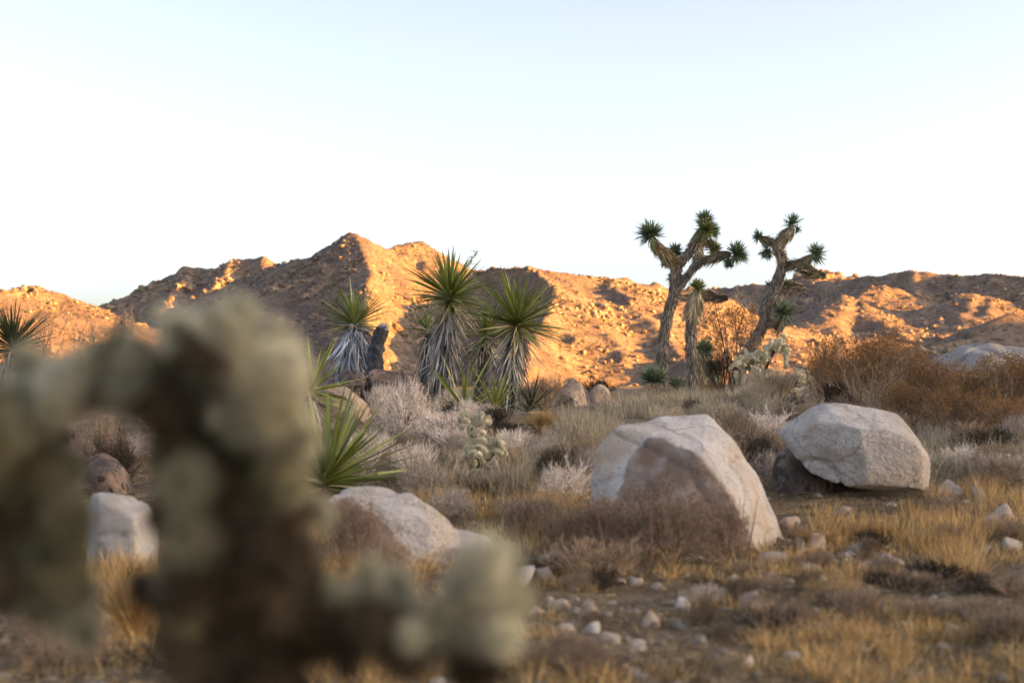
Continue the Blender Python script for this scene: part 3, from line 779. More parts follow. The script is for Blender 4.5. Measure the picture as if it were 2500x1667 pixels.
# ------------------------------------------------------------------ dry grass (nobody could count it)
def grass_patch(name, label, mat, cen, hgt, wid, nb, spread, lean=.45, bend=.25, seed=1, segs=3):
    rng = np.random.default_rng(seed)
    cen = np.asarray(cen, float)
    n = len(cen)
    hgt = np.broadcast_to(hgt, (n,)); spread = np.broadcast_to(spread, (n,))
    ci = np.repeat(np.arange(n), nb)
    m = len(ci)
    ph = rng.uniform(0, 2 * math.pi, m); rr = np.sqrt(rng.random(m))
    off = np.stack([np.cos(ph), np.sin(ph)], -1) * (rr * spread[ci])[:, None]
    xy = cen[ci] + off
    base = np.column_stack([xy, G(xy[:, 0], xy[:, 1]) - .01])
    d = np.column_stack([off / np.maximum(spread[ci], .01)[:, None] * lean + rng.normal(size=(m, 2)) * .28, np.ones(m)])
    L = hgt[ci] * rng.uniform(.35, 1.1, m)
    v, q, t, a = blades(base, d, L, wid * rng.uniform(.6, 1.3, m), bend * rng.random(m), segs, .8, rng=rng)
    tag(link(name, MB().add(v, q, t, a).mesh(name), M[mat]), label, 'grass', kind='stuff')

rg = np.random.default_rng(21)
def area(n, x0, x1, d0, d1, thr=-.05, sc=.9, z=0.0):
    """clumped points between photo columns x0..x1 and depths d0..d1"""
    out = []
    while len(out) < n:
        D = d0 + (d1 - d0) * rg.random(n * 3); px = rg.uniform(x0, x1, n * 3)
        x = (px - W / 2) / F * D
        k = fbm(x * sc, D * sc, z, 2) + rg.uniform(-.25, .25, n * 3) > thr
        out += list(np.column_stack([x, D])[k])
    return np.array(out[:n])
a1 = area(4600, -700, 3200, 4.3, 10.5, .22, 1.1, 1.0)
grass_patch('golden_grass', 'short golden dry grass over the stony foreground', 'grass_gold', a1, .03 + .13 * rg.random(len(a1)) ** 2, .0048, 26, .05, .7, .3, 1)
a2 = area(6200, -700, 3200, 4.3, 14, .05, 1.3, 7.0)
grass_patch('brown_grass', 'withered brown grass and litter between the stones', 'grass_brown', a2, rg.uniform(.03, .10, len(a2)), .0045, 22, .07, .9, .4, 2)
a3 = np.vstack([area(40, 2250, 2380, 7.6, 9.6, -.6), area(26, 1950, 2250, 8.3, 10, .1), area(30, 760, 1000, 6.6, 7.6, -.6), area(60, 1280, 1560, 8, 11.5, -.2), area(36, 200, 430, 6.8, 7.6, -.6), area(40, 2250, 2560, 8.8, 11, -.2)])
grass_patch('tall_golden_grass', 'tall golden dry grass standing beside the boulders', 'grass_gold', a3, rg.uniform(.12, .27, len(a3)), .0046, 46, .07, .38, .2, 3, 4)
a4 = np.vstack([area(170, 1480, 1900, 17, 26, -.2), area(90, 1340, 1500, 12, 18, -.1), area(80, 1000, 1400, 11, 13.5, -.1), area(60, 2230, 2560, 11, 15, -.2), area(60, 1600, 1900, 12, 16, -.1)])
grass_patch('straw_grass', 'pale straw coloured grass between boulders and trees', 'grass_straw', a4, rg.uniform(.14, .36, len(a4)), .007, 46, .14, .4, .25, 4)
a5 = np.vstack([area(120, 950, 1500, 10, 15, -.1, 1.0, 3.), area(80, 850, 1450, 8.6, 11, -.1, 1.0, 5.)])
grass_patch('rusty_grass', 'rusty golden grass below the spiny pale cactus', 'grass_gold', a5, rg.uniform(.1, .26, len(a5)), .0055, 34, .1, .45, .3, 5)

# ------------------------------------------------------------------ shrubs
def shrub_mesh(seed, n0=14, gens=5, kids=(3, 3, 3, 2), open_=.9, jit=.5, up=.12, r0=.012, taper=.62, lens=(.34, .26, .2, .15, .11), leaf=0, leaf_size=.03, tuft=None):
    """unit shrub: about 1 tall, 1 across"""
    rng = np.random.default_rng(seed)
    ph = rng.uniform(0, 2 * math.pi, n0); th = open_ * np.sqrt(rng.random(n0))
    d = np.stack([np.cos(ph) * np.sin(th), np.sin(ph) * np.sin(th), np.cos(th)], -1)
    p = np.column_stack([rng.normal(size=(n0, 2)) * .03, np.zeros(n0)])
    tw, r = MB(), r0
    for g in range(gens):
        L = lens[g] * rng.uniform(.6, 1.35, len(p))
        mid = p + d * (L * .5)[:, None]
        d2 = norm(d + rng.normal(size=d.shape) * jit * .35)
        e = mid + d2 * (L * .5)[:, None]
        age_shade = .35 * g / (gens - 1) + (.25 + .4 * g / (gens - 1)) * rng.random(len(p))   # lower value inside: old wood, and painted shade deep in the shrub
        tw.add(*sticks(p, mid, r, r * .85, age_shade)); tw.add(*sticks(mid, e, r * .85, r * taper, age_shade))
        p_end, d_end = e, d2
        if g == gens - 1: break
        k = kids[g]
        p = np.repeat(e, k, 0)
        back = rng.random(len(p)) * .6
        p = p - np.repeat(d2 * L[:, None] * .5, k, 0) * back[:, None]
        d = norm(np.repeat(d2, k, 0) + rng.normal(size=(len(p), 3)) * jit + np.array([0, 0, up]))
        r *= taper
    lf = None
    if leaf:
        pts = np.repeat(p_end, leaf, 0) + rng.normal(size=(len(p_end) * leaf, 3)) * .03
        dd = norm(rng.normal(size=pts.shape) + np.array([0, 0, .3]))
        lf = MB().add(*blades(pts, dd, leaf_size * rng.uniform(.6, 1.4, len(pts)), leaf_size * .55, .1, 2, .6, rng=rng))
    return tw, lf, (np.abs(np.concatenate(tw.v)[:, :2]).max(), np.percentile(np.concatenate(tw.v)[:, 2], 99.5))

SH = {}
def shrub_kind(key, variants, **kw):
    SH[key] = []
    for s_ in range(variants):
        tw, lf, ext = shrub_mesh(sum(map(ord, key)) + s_ * 13, **kw)
        for m_ in (tw, lf):
            if m_ is not None:
                m_.v = [v_ / np.array([ext[0] * 2, ext[0] * 2, ext[1]]) for v_ in m_.v]
        SH[key].append((tw.mesh(key + '_branches'), lf.mesh(key + '_leaves') if lf else None))
shrub_kind('dense', 3, n0=28, gens=5, kids=(3, 3, 3, 2), open_=1.3, jit=.5, r0=.009, taper=.76)
shrub_kind('wiry', 2, n0=32, gens=5, kids=(2, 3, 2, 2), open_=.8, jit=.3, up=.25, r0=.009, taper=.78)
shrub_kind('leafy', 3, n0=20, gens=5, kids=(3, 3, 3, 2), open_=.85, jit=.42, up=.2, r0=.011, taper=.64, leaf=8, leaf_size=.025)
shrub_kind('sparse', 2, n0=6, gens=5, kids=(2, 2, 3, 2), open_=.55, jit=.35, up=.2, r0=.012, taper=.62, leaf=14, leaf_size=.022)
shrub_kind('broom', 2, n0=110, gens=3, kids=(4, 4), open_=.75, jit=.2, up=.25, r0=.006, taper=.7, lens=(.5, .35, .25))

def shrub(kind, px, D, wpx, top, tw, lf, name, label, cat='shrub', group=None, i=[0], sink=.02, depth=1.0):
    i[0] += 1
    x = X(px, D)
    z = float(G(x, D)) - sink
    hgt = P(px, top, D)[2] - z
    w_ = wpx * D / F
    me, ml = SH[kind][i[0] % len(SH[kind])]
    t = empty(name, (x, D, z), label, cat, group)
    rot = random.uniform(0, 6.28)
    for nm, m_, mt in (('branches', me, tw), ('leaves', ml, lf)):
        if m_ is None or mt is None: continue
        o = link(nm, m_, M[mt], t)
        o.rotation_euler = (0, 0, rot); o.scale = (w_, w_ * depth, hgt)
        o['kind'] = 'stuff'
    return t
S = shrub
# pinkish and grey brush around the yuccas
S('dense', 985, 16.0, 190, 925, 'twig_pink', None, 'dead_shrub', 'tall pinkish dead shrub standing before the rusty outcrop block')
S('dense', 1075, 15.0, 180, 985, 'twig_pink', None, 'dead_shrub', 'pinkish dead shrub left of the small pale cactus')
S('dense', 940, 14.6, 150, 1010, 'twig_grey', None, 'dead_shrub', 'grey dead shrub between pinkish shrub and green yucca blades')
S('dense', 1255, 14.2, 200, 1045, 'twig_pink', None, 'dead_shrub', 'wide pinkish grey shrub right of the small pale cactus')
S('dense', 1160, 14.0, 170, 1058, 'twig_grey', None, 'dead_shrub', 'grey dead shrub directly behind the small pale cactus')
S('dense', 1330, 13.2, 150, 1085, 'twig_grey', None, 'dead_shrub', 'grey twiggy shrub above the dark bush by the stained boulder')
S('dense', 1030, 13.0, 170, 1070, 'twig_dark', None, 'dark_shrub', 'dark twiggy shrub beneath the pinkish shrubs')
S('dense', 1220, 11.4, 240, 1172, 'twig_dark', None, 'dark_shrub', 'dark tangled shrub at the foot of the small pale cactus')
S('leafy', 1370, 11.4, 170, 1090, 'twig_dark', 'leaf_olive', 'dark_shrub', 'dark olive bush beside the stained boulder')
S('dense', 1090, 10.2, 220, 1190, 'twig_grey', None, 'dead_shrub', 'low grey brush behind the low rounded boulder')
S('dense', 1300, 10.0, 200, 1200, 'twig_brown', None, 'brown_shrub', 'low brown brush between dark bush and brown weeds')
S('wiry', 1330, 19.0, 170, 915, 'twig_brown', None, 'brown_shrub', 'wiry brown shrub beside the tallest-leaved yucca')
S('wiry', 1385, 16.0, 110, 1030, 'twig_straw', 'leaf_olive', 'brown_shrub', 'straw coloured wiry shrub before the pointed tan boulder')
S('broom', 1320, 16.0, 110, 1000, 'grass_gold', None, 'dry_shrub', 'golden broom-like shrub right of the yuccas')
S('dense', 1450, 13.5, 150, 1055, 'twig_brown', None, 'brown_shrub', 'brown shrub above the stained boulder edge')
S('wiry', 930, 17.6, 90, 935, 'twig_pink', None, 'dead_shrub', 'thin pink twigs sprouting before the deep rock crack')
# weeds in front of the boulders
S('leafy', 1480, 8.1, 260, 1215, 'twig_brown', 'leaf_brown', 'brown_shrub', 'low brown weeds covering the foot of the stained boulder')
S('leafy', 1640, 7.95, 270, 1225, 'twig_brown', 'leaf_brown', 'brown_shrub', 'brown leafy weeds centred before the stained boulder')
S('dense', 1770, 8.0, 170, 1215, 'twig_brown', None, 'brown_shrub', 'reddish twiggy weeds before the pinkish flank of the stained boulder')
S('dense', 1380, 8.4, 190, 1215, 'twig_brown', None, 'brown_shrub', 'pale brown weeds left of the stained boulder')
S('leafy', 860, 7.3, 190, 1225, 'twig_brown', 'leaf_brown', 'brown_shrub', 'brown dry weeds in front of the low rounded boulder')
S('dense', 960, 6.9, 150, 1300, 'twig_brown', None, 'brown_shrub', 'thin rusty weeds in front of the low rounded boulder')
S('dense', 2180, 7.2, 330, 1390, 'twig_dark', None, 'dark_shrub', 'low dark twig heap in the golden grass', depth=.5)
S('dense', 2370, 7.0, 250, 1385, 'twig_dark', None, 'dark_shrub', 'dark fallen twigs near the long pale stone', depth=.5)
S('dense', 1720, 6.7, 260, 1420, 'twig_grey', None, 'dead_shrub', 'low grey twigs beside the pointed white stone', depth=.6)
S('leafy', 2040, 6.6, 230, 1405, 'twig_brown', 'grass_gold', 'dry_shrub', 'golden matted bush in the foreground grass')
S('broom', 1990, 8.7, 140, 1290, 'grass_gold', None, 'dry_shrub', 'golden broom tuft below the perched boulder')
S('broom', 2120, 9.2, 170, 1270, 'grass_gold', None, 'dry_shrub', 'golden broom tuft right below the dark hollow')
S('leafy', 1390, 4.9, 330, 1555, 'twig_brown', 'leaf_brown', 'brown_shrub', 'blurred orange brown weed beside the cactus arm')
S('dense', 430, 5.2, 380, 1560, 'twig_dark', None, 'dark_shrub', 'dark grey twigs behind the blurred cactus stem')
S('broom', 330, 5.9, 260, 1400, 'grass_gold', None, 'dry_shrub', 'golden grass tussock behind the blurred cactus')
S('dense', 150, 5.4, 330, 1450, 'twig_brown', None, 'brown_shrub', 'reddish brown twigs behind the blurred cactus arm')
# pale brush around the trees
S('broom', 1885, 19.5, 190, 895, 'twig_straw', None, 'pale_shrub', 'big fluffy straw coloured shrub before the spiny cactus clump', 'shrub')
S('broom', 1850, 18.6, 130, 930, 'twig_straw', None, 'pale_shrub', 'smaller straw shrub at the foot of the fluffy one')
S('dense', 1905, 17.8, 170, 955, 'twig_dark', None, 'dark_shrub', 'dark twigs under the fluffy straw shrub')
S('dense', 1640, 20.5, 120, 960, 'twig_straw', None, 'pale_shrub', 'pale dry shrub in front of the short leafy trunk')
S('dense', 1560, 21, 130, 965, 'twig_straw', None, 'pale_shrub', 'pale dry shrub beneath the round green rosette')
S('dense', 1690, 18.6, 70, 965, 'twig_dark', None, 'dark_shrub', 'small dark bush among pale grass near the trunks')
S('dense', 1770, 17, 150, 985, 'twig_straw', None, 'pale_shrub', 'pale brush above the top of the stained boulder')
S('wiry', 1800, 14.0, 150, 1000, 'twig_brown', 'leaf_olive', 'brown_shrub', 'dull brown brush between the two large boulders')
S('dense', 1840, 12.8, 130, 1045, 'twig_dark', None, 'dark_shrub', 'dark brush filling the gap between the two large boulders')
S('dense', 1740, 27, 80, 925, 'twig_orange', None, 'brown_shrub', 'rusty brown bush at the foot of the short leafy trunk')
S('dense', 1600, 27, 120, 935, 'twig_brown', None, 'brown_shrub', 'brown brush behind the round green rosette')
S('wiry', 1460, 26, 120, 925, 'twig_dark', None, 'dark_shrub', 'dark brush behind the round tan boulders')
# thin tall bushes against the sunlit hill
S('sparse', 1785, 31, 170, 755, 'twig_orange', 'leaf_orange', 'creosote_bush', 'tall thin bush coloured sunlit orange between the two tall branching trees')  # orange leaf colour paints in sunlight on the bush
S('sparse', 1720, 34, 150, 800, 'twig_brown', 'leaf_orange', 'creosote_bush', 'thin brownish bush behind the short leafy trunk')
S('wiry', 1760, 25, 120, 850, 'twig_dark', None, 'bare_bush', 'bare twiggy bush beside the leaning tree')
S('sparse', 2170, 33, 200, 800, 'twig_orange', 'leaf_orange', 'creosote_bush', 'bush coloured sunlit orange against the sunlit hollow')  # sunlit glow is put into the leaf colour
S('sparse', 110, 24, 130, 745, 'twig_brown', None, 'creosote_bush', 'thin brown bush against the low sunlit hill')
S('sparse', 40, 26, 160, 755, 'twig_brown', 'leaf_olive', 'creosote_bush', 'faint thin bush behind the spiky dark yucca')
S('sparse', 215, 25, 100, 775, 'twig_brown', None, 'creosote_bush', 'thin bush between the sunlit hill and the brown shrub')
S('wiry', 300, 22, 100, 745, 'twig_brown', 'leaf_olive', 'brown_shrub', 'tall brown shrub at the foot of the distant shaded ridge')
S('dense', 245, 12.3, 190, 985, 'twig_brown', 'leaf_olive', 'dark_shrub', 'black and brown brush glimpsed between the blurred stems')
S('dense', 270, 11.9, 150, 1040, 'twig_dark', None, 'dark_shrub', 'black twiggy brush above the dark angular boulder')
S('dense', 60, 18, 260, 915, 'twig_pink', None, 'dead_shrub', 'pale dead brush below the spiky dark yucca')
# orange bushes on the right
OB = [(2050, 18.5, 190, 845, 'orange bush nearest the fluffy straw shrub'), (2160, 17.5, 230, 840, 'tall orange bush left of the grey boulder'), (2290, 16.5, 240, 892, 'orange brown bush in front of the grey boulder'),
      (2420, 15.6, 260, 900, 'bushy orange shrub covering the grey boulder end'), (2520, 15.0, 220, 890, 'orange bush at the far end of the row'), (2210, 15.2, 210, 950, 'low dark orange bush behind the perched boulder'),
      (2350, 14.4, 230, 960, 'low orange bush right of the perched boulder'), (2470, 13.8, 220, 985, 'low dense orange bush above pinkish brush')]
for a, b, c_, d_, lab in OB:
    S('leafy', a, b, c_ * 1.05, d_ - 8, 'twig_brown', 'leaf_orange', 'creosote_bush', lab, 'bush', 'orange bushes on the rise')
S('wiry', 2040, 17.2, 120, 925, 'twig_dark', None, 'bare_bush', 'bare blackish bush before the first orange bush')
S('dense', 1990, 20.5, 110, 930, 'twig_grey', None, 'dead_shrub', 'grey brush behind the bare blackish bush')
S('dense', 2330, 12.4, 210, 1085, 'twig_pink', None, 'dead_shrub', 'pinkish brush below the low orange bush')
S('dense', 2450, 12.0, 220, 1080, 'twig_brown', None, 'brown_shrub', 'brown pinkish brush at the right end under the orange bushes')
S('dense', 2300, 9.9, 150, 1190, 'twig_brown', None, 'brown_shrub', 'brown twigs around the pale flat-topped stone')
S('dense', 2450, 9.2, 160, 1260, 'twig_brown', None, 'brown_shrub', 'brown twigs around the long leaning stone')

S('sparse', 1560, 8.25, 330, 1165, 'twig_brown', 'leaf_brown', 'brown_shrub', 'taller thin brown weeds against the brown stained face')
S('wiry', 1450, 7.4, 330, 1310, 'twig_brown', None, 'brown_shrub', 'low rusty twigs before the brown weeds')
S('wiry', 1290, 9.0, 240, 1210, 'twig_brown', None, 'brown_shrub', 'wiry pale brown weeds between the low boulder and the stained boulder')
S('sparse', 2130, 16.9, 230, 832, 'twig_brown', 'leaf_orange', 'creosote_bush', 'tall airy reddish bush rising above the orange row', 'bush')
S('sparse', 2010, 19.4, 190, 850, 'twig_brown', 'leaf_orange', 'creosote_bush', 'airy reddish bush beside the spiny cactus clump', 'bush')
S('sparse', 2460, 14.9, 200, 868, 'twig_brown', 'leaf_orange', 'creosote_bush', 'airy reddish bush in front of the grey boulder end', 'bush')
# low brush filling the thicket
rb = np.random.default_rng(91)
TH = [('twig_grey', 'low grey dead brush in the thicket beyond the boulders'), ('twig_pink', 'low pinkish dead brush in the thicket beyond the boulders'), ('twig_brown', 'low brown dead brush in the thicket beyond the boulders'),
      ('twig_dark', 'low blackish dead brush in the thicket beyond the boulders'), ('twig_straw', 'low straw coloured brush in the thicket beyond the boulders')]
for k in range(95):
    D = rb.uniform(10.6, 19.5)
    px = rb.uniform(820, 2560)
    if D < 12.2 and 1880 < px < 2290: continue
    if D < 11 and 1400 < px < 1900: continue
    if D < 13 and 1060 < px < 1270: continue
    if D > 14 and 1340 < px < 1560: continue
    if px > 1500 and D > 15: pr = [.15, .05, .2, .1, .5]
    elif px < 1500: pr = [.3, .3, .1, .25, .05]
    else: pr = [.2, .15, .4, .15, .1]
    tw_, lab = TH[rb.choice(5, p=pr)]
    g0 = HORIZON + (CAM_H - float(G(X(px, D), D))) * F / D
    hm = rb.uniform(.16, .38)
    where = ('below the yuccas' if px < 1080 else 'around the small pale cactus' if px < 1340 else 'beside the dark olive bush' if px < 1500 else
             'behind the stained boulder' if px < 1840 else 'behind the perched boulder' if px < 2240 else 'beneath the orange bushes')
    lab = lab.replace('in the thicket beyond the boulders', where)
    S(['dense', 'dense', 'wiry'][rb.integers(3)], px, D, rb.uniform(.45, .9) * F / D, g0 - hm * F / D, tw_, None, 'dead_brush', lab, 'brush', lab)

for k in range(46):
    D = rb.uniform(9.5, 24); px = rb.uniform(-350, 790)
    if D < 12 and 150 < px < 420: continue
    tw_, cn = [('twig_grey', 'grey'), ('twig_brown', 'brown'), ('twig_dark', 'blackish'), ('twig_straw', 'straw coloured')][rb.choice(4, p=[.3, .3, .2, .2])]
    g0 = HORIZON + (CAM_H - float(G(X(px, D), D))) * F / D
    lab = 'low ' + cn + (' brush behind the blurred cactus' if D < 15 else ' brush below the spiky dark yucca')
    S(['dense', 'dense', 'wiry'][rb.integers(3)], px, D, rb.uniform(.5, .95) * F / D, g0 - rb.uniform(.18, .42) * F / D, tw_, None, 'dead_brush', lab, 'brush', lab)
# knee-low scrub in the foreground
FS = [('twig_brown', 'brown'), ('twig_dark', 'blackish'), ('grass_brown', 'ochre')]
for k in range(44):
    D = rb.uniform(5.6, 9.4); px = rb.uniform(1250, 2560)
    if D > 7.6 and (1380 < px < 1930): continue
    tw_, cn = FS[rb.choice(3, p=[.45, .25, .3])]
    g0 = HORIZON + (CAM_H - float(G(X(px, D), D))) * F / D
    lab = 'ankle high ' + cn + ' scrub ' + ('between the cactus arm and the pointed white stone' if px < 1640 else 'beyond the broad humped stone' if px < 2060 else 'among the golden grass near the leaning stone')
    S(['dense', 'wiry', 'dense'][rb.integers(3)], px, D, rb.uniform(.22, .5) * F / D, g0 - rb.uniform(.06, .15) * F / D, tw_, None, 'low_scrub', lab, 'scrub', lab, depth=.8)

# reddish bare stalks in the weeds
for i, (x0, y0, x1, y1, D) in enumerate([(1480, 1300, 1448, 1215, 7.6), (1590, 1330, 1582, 1180, 7.7), (1700, 1480, 1735, 1400, 6.3), (1815, 1290, 1850, 1215, 7.8), (1795, 900, 1745, 740, 24)]):
    p0, p1 = P(x0, y0 + (40 if i != 4 else 90), D), P(x1, y1, D)
    p0[2] = min(p0[2], float(G(p0[0], D)) + .0)
    v = tube(np.array([p0, (p0 + p1) / 2 + np.array([.01, .02, 0]), p1]), np.array([.0055, .004, .0015]) * (1 if i != 4 else 2.6), 6, 8, .3, 20, i)
    mb = MB().add(*v[:4])
    tag(link('bare_stalk', mb.mesh('bare_stalk', p0, True), M['stalk_red' if i != 4 else 'twig_dark'], loc=p0),
        ['reddish stalk leaning over the brown weeds', 'upright reddish stalk before the stained boulder', 'short leaning reddish stalk near the pointed white stone', 'thin reddish stalk before the pinkish boulder flank', 'tall thin dark stalk before the leaning tree'][i], 'stalk')

# ------------------------------------------------------------------ yuccas
def leaf_mesh(curve, twist, seed):
    st = 8
    v, q = [], []
    for i in range(st + 1):
        s_ = i / st
        w_ = (.55 + .45 * min(1, s_ * 3.3)) * (1 - s_ ** 2.6) * .5 + .012
        y = curve * s_ * s_
        tw_ = twist * s_
        for k, (a, b) in enumerate(((-1, .32), (0, -.12), (1, .32))):
            x_, y_ = a * w_, -b * w_ * 1.2
            v.append((x_ * math.cos(tw_) - y_ * math.sin(tw_), y + x_ * math.sin(tw_) + y_ * math.cos(tw_), s_))
        if i:
            b0 = (i - 1) * 3
            q += [[b0, b0 + 1, b0 + 4, b0 + 3], [b0 + 1, b0 + 2, b0 + 5, b0 + 4]]
    return MB().add(np.array(v), np.array(q), None, np.repeat(np.arange(st + 1) / st, 3)).mesh('leaf', smooth=True)
LEAVES = [leaf_mesh(.4, .2, 0), leaf_mesh(1.2, -.3, 1), leaf_mesh(2.2, .4, 2), leaf_mesh(.1, 0, 3)]
DEADL = [leaf_mesh(3.0, .9, 4), leaf_mesh(5.0, -1.2, 5)]

def leaf_obj(name, me, mat, parent, loc, d, L, w_, roll=0.0):
    d = d / np.linalg.norm(d)
    dn = np.array([0, 0, -1.0]) + 1e-3
    y = dn - d * np.dot(dn, d); y /= np.linalg.norm(y)
    x = np.cross(y, d)
    m = Matrix(np.column_stack([x, y, d]).tolist()).to_quaternion() @ Quaternion((0, 0, 1), roll)
    o = link(name, me, M[mat], parent, loc)
    o.rotation_mode = 'QUATERNION'; o.rotation_quaternion = m
    o.scale = (w_, w_, L)
    return o

def yucca(px, D, head, n, L, wl_, mat, label, axis=(0, 0, 1), skirt=None, trunk=None, lo=-.35, seed=0, cat='yucca', dead=0, flower=False, dmat='dead_leaf', group=None):
    rng = np.random.default_rng(seed + 500)
    x = X(px, D); z = float(G(x, D)) - .03
    root = np.array([x, D, z])
    t = empty('yucca', root, label, cat, group)
    hp = P(*head) - root if head else np.array([0, 0, .05])
    ax = np.array(axis, float); ax /= np.linalg.norm(ax)
    if trunk:
        mid = hp * .5 + np.array([.02, .0, 0])
        v = tube(np.array([np.zeros(3), mid, hp - ax * .02]), np.array([trunk * 1.2, trunk, trunk * .75]), 16, 30, .35, 22, seed * 3.1)
        link('trunk', MB().add(*v[:4]).mesh('trunk', smooth=True), M['yucca_trunk'], t)
    if skirt:                                  # (count, length, spread, lowest, highest)
        cnt, sl, sp, t0, t1 = skirt
        u = t0 + (t1 - t0) * rng.random(cnt) ** .7
        ph = rng.uniform(0, 2 * math.pi, cnt)
        rad = np.stack([np.cos(ph), np.sin(ph), np.zeros(cnt)], -1)
        layer = rng.random(cnt)
        dome = np.sqrt(np.clip(1 - (np.maximum(u - .8, 0) / (t1 - .8 + .02)) ** 2, 0, 1))
        base = hp[None] * u[:, None] + rad * (trunk * (.8 + .5 * layer) * dome)[:, None]
        layer2 = layer + (rng.random(cnt) < .16) * rng.uniform(.3, 1.3, cnt)
        d = rad * (sp * (.25 + layer2))[:, None] + rng.normal(size=(cnt, 3)) * .26 + np.array([0, 0, -1.0])
        d[:, 2] += (1 - dome) * .8
        Ls = sl * rng.uniform(.55, 1.15, cnt)
        Ls = np.minimum(Ls, np.maximum(.08, base[:, 2] * 1.02))
        o = link('dead_leaf_skirt', MB().add(*blades(base, d, Ls, rng.uniform(.009, .032, cnt) * np.where(rng.random(cnt) < .15, 1.5, 1), rng.normal(size=cnt) * .13, 4, .5, .4, rng)).mesh('dead_leaf_skirt'), M[dmat], t)
        o['kind'] = 'stuff'
    for i in range(dead):                      # withered leaves drooping from under the head
        ph = rng.uniform(0, 2 * math.pi)
        d = np.array([math.cos(ph), math.sin(ph), rng.uniform(-.9, .15)])
        leaf_obj('dead_leaf', DEADL[i % 2], 'dead_leaf_straw' if i % 3 else dmat, t, hp + ax * rng.uniform(-.1, -.01) + d * trunk * .5, d, L * rng.uniform(.5, .8), wl_ * rng.uniform(.6, .9), rng.normal() * .5)
    ga = math.pi * (3 - 5 ** .5)
    a, b = frame(ax[None]); a, b = a[0], b[0]
    for i in range(n):
        f = (i + .5) / n
        el = lo + (1.0 - lo) * f ** .85          # sine of elevation
        ph = i * ga + rng.normal() * .25
        ce = math.sqrt(max(0, 1 - el * el))
        d = ax * el + (a * math.cos(ph) + b * math.sin(ph)) * ce + rng.normal(size=3) * .12
        if f < .4 and rng.random() < .25:
            leaf_obj('leaf', DEADL[i % 2], 'dead_leaf_straw', t, hp + ax * f * .1, d + np.array([0, 0, -.3]), L * rng.uniform(.5, .85), wl_ * .7, rng.normal())
            continue
        ln = L * (.72 + .33 * (1 - abs(f - .55))) * rng.uniform(.7, 1.12)
        off = ax * (f * .10) + d / np.linalg.norm(d) * .02
        k = 2 if f < .3 else (1 if f < .6 else (0 if f < .85 else 3))
        leaf_obj('leaf', LEAVES[k], mat, t, hp + off, d, ln, wl_ * rng.uniform(.75, 1.15), rng.normal() * .25)
    if flower:
        p = [hp + np.array([.02, 0, .1])]
        tip = P(*flower) - root
        mbf = MB()
        v = tube(np.array([p[0], (p[0] + tip) / 2 + np.array([-.02, 0, .03]), tip]), np.array([.012, .009, .003]), 6, 8)
        mbf.add(*v[:4])
        k = 26
        u = rng.uniform(.45, 1, k)
        b0 = p[0][None] * (1 - u[:, None]) + tip[None] * u[:, None]
        e0 = b0 + norm(rng.normal(size=(k, 3)) + np.array([.1, 0, .7])) * rng.uniform(.05, .15, k)[:, None]
        mbf.add(*sticks(b0, e0, .004, .002))
        link('flower_stalk', mbf.mesh('flower_stalk'), M['twig_brown'], t)
    return t

yucca(1062, 20.0, (1099, 735, 20.0), 150, .72, .046, 'yucca_leaf', 'tallest yucca with a thick grey skirt and a dried flower stalk', (0.03, -.1, 1), (400, .50, .28, .22, .93), .085, -.35, 1, dead=34, flower=(1168, 612, 20.1))
yucca(1232, 19.3, (1261, 800, 19.2), 160, .80, .046, 'yucca_leaf', 'leafy yucca with white ribbon skirt beside the wiry brown shrub', (.12, -.05, 1), (360, .50, .33, .25, .93), .08, -.3, 2, dead=26)
yucca(1172, 21.0, (1188, 826, 21.2), 80, .68, .038, 'yucca_leaf', 'yucca with a bare black trunk between the two skirted yuccas', (-.1, .1, 1), (60, .3, .3, .7, .95), .11, -.55, 3, dead=22)
yucca(862, 21.6, (864, 800, 21.9), 100, .70, .040, 'yucca_leaf', 'yucca with a bluish grey domed skirt beside the charred stump', (0, .30, 1), (620, .62, .26, .5, 1.06), .12, -.25, 4, dmat='dead_leaf_blue', dead=8)
yucca(1036, 21.6, (1046, 815, 21.8), 50, .46, .03, 'yucca_leaf', 'small yucca peeking out behind the tallest yucca', (-.35, 0, 1), (120, .4, .4, .3, .95), .09, -.5, 5, dead=10)
yucca(1133, 18.3, None, 30, .78, .032, 'yucca_leaf_bright', 'stemless green yucca sprouting at the foot of the tallest yucca', (-.05, -.1, 1), lo=.25, seed=6)
yucca(1205, 18.0, None, 34, .68, .030, 'yucca_leaf_bright', 'stemless green yucca fanning out at the foot of the ribbon-skirted yucca', (.3, -.2, 1), lo=.12, seed=7)
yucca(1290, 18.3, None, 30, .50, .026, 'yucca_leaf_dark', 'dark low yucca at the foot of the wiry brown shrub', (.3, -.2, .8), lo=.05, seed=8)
yucca(752, 16.0, (756, 965, 16.0), 46, .66, .040, 'yucca_leaf_bright', 'bright yucca beside the orange brown boulder', (.38, -.05, 1), (120, .4, .5, .2, .95), .07, -.2, 9, dead=16)
yucca(792, 11.4, None, 110, .80, .044, 'yucca_leaf', 'large low yucca with long yellow-green blades behind the low rounded boulder', (.30, -.15, 1), lo=.10, seed=10)
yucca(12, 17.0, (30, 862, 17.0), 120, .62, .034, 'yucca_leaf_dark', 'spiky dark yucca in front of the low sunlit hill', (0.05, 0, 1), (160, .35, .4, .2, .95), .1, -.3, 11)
yucca(900, 20.6, None, 18, .42, .022, 'yucca_leaf', 'small green yucca tuft at the base of the charred stump', (0, -.1, 1), lo=.3, seed=12)

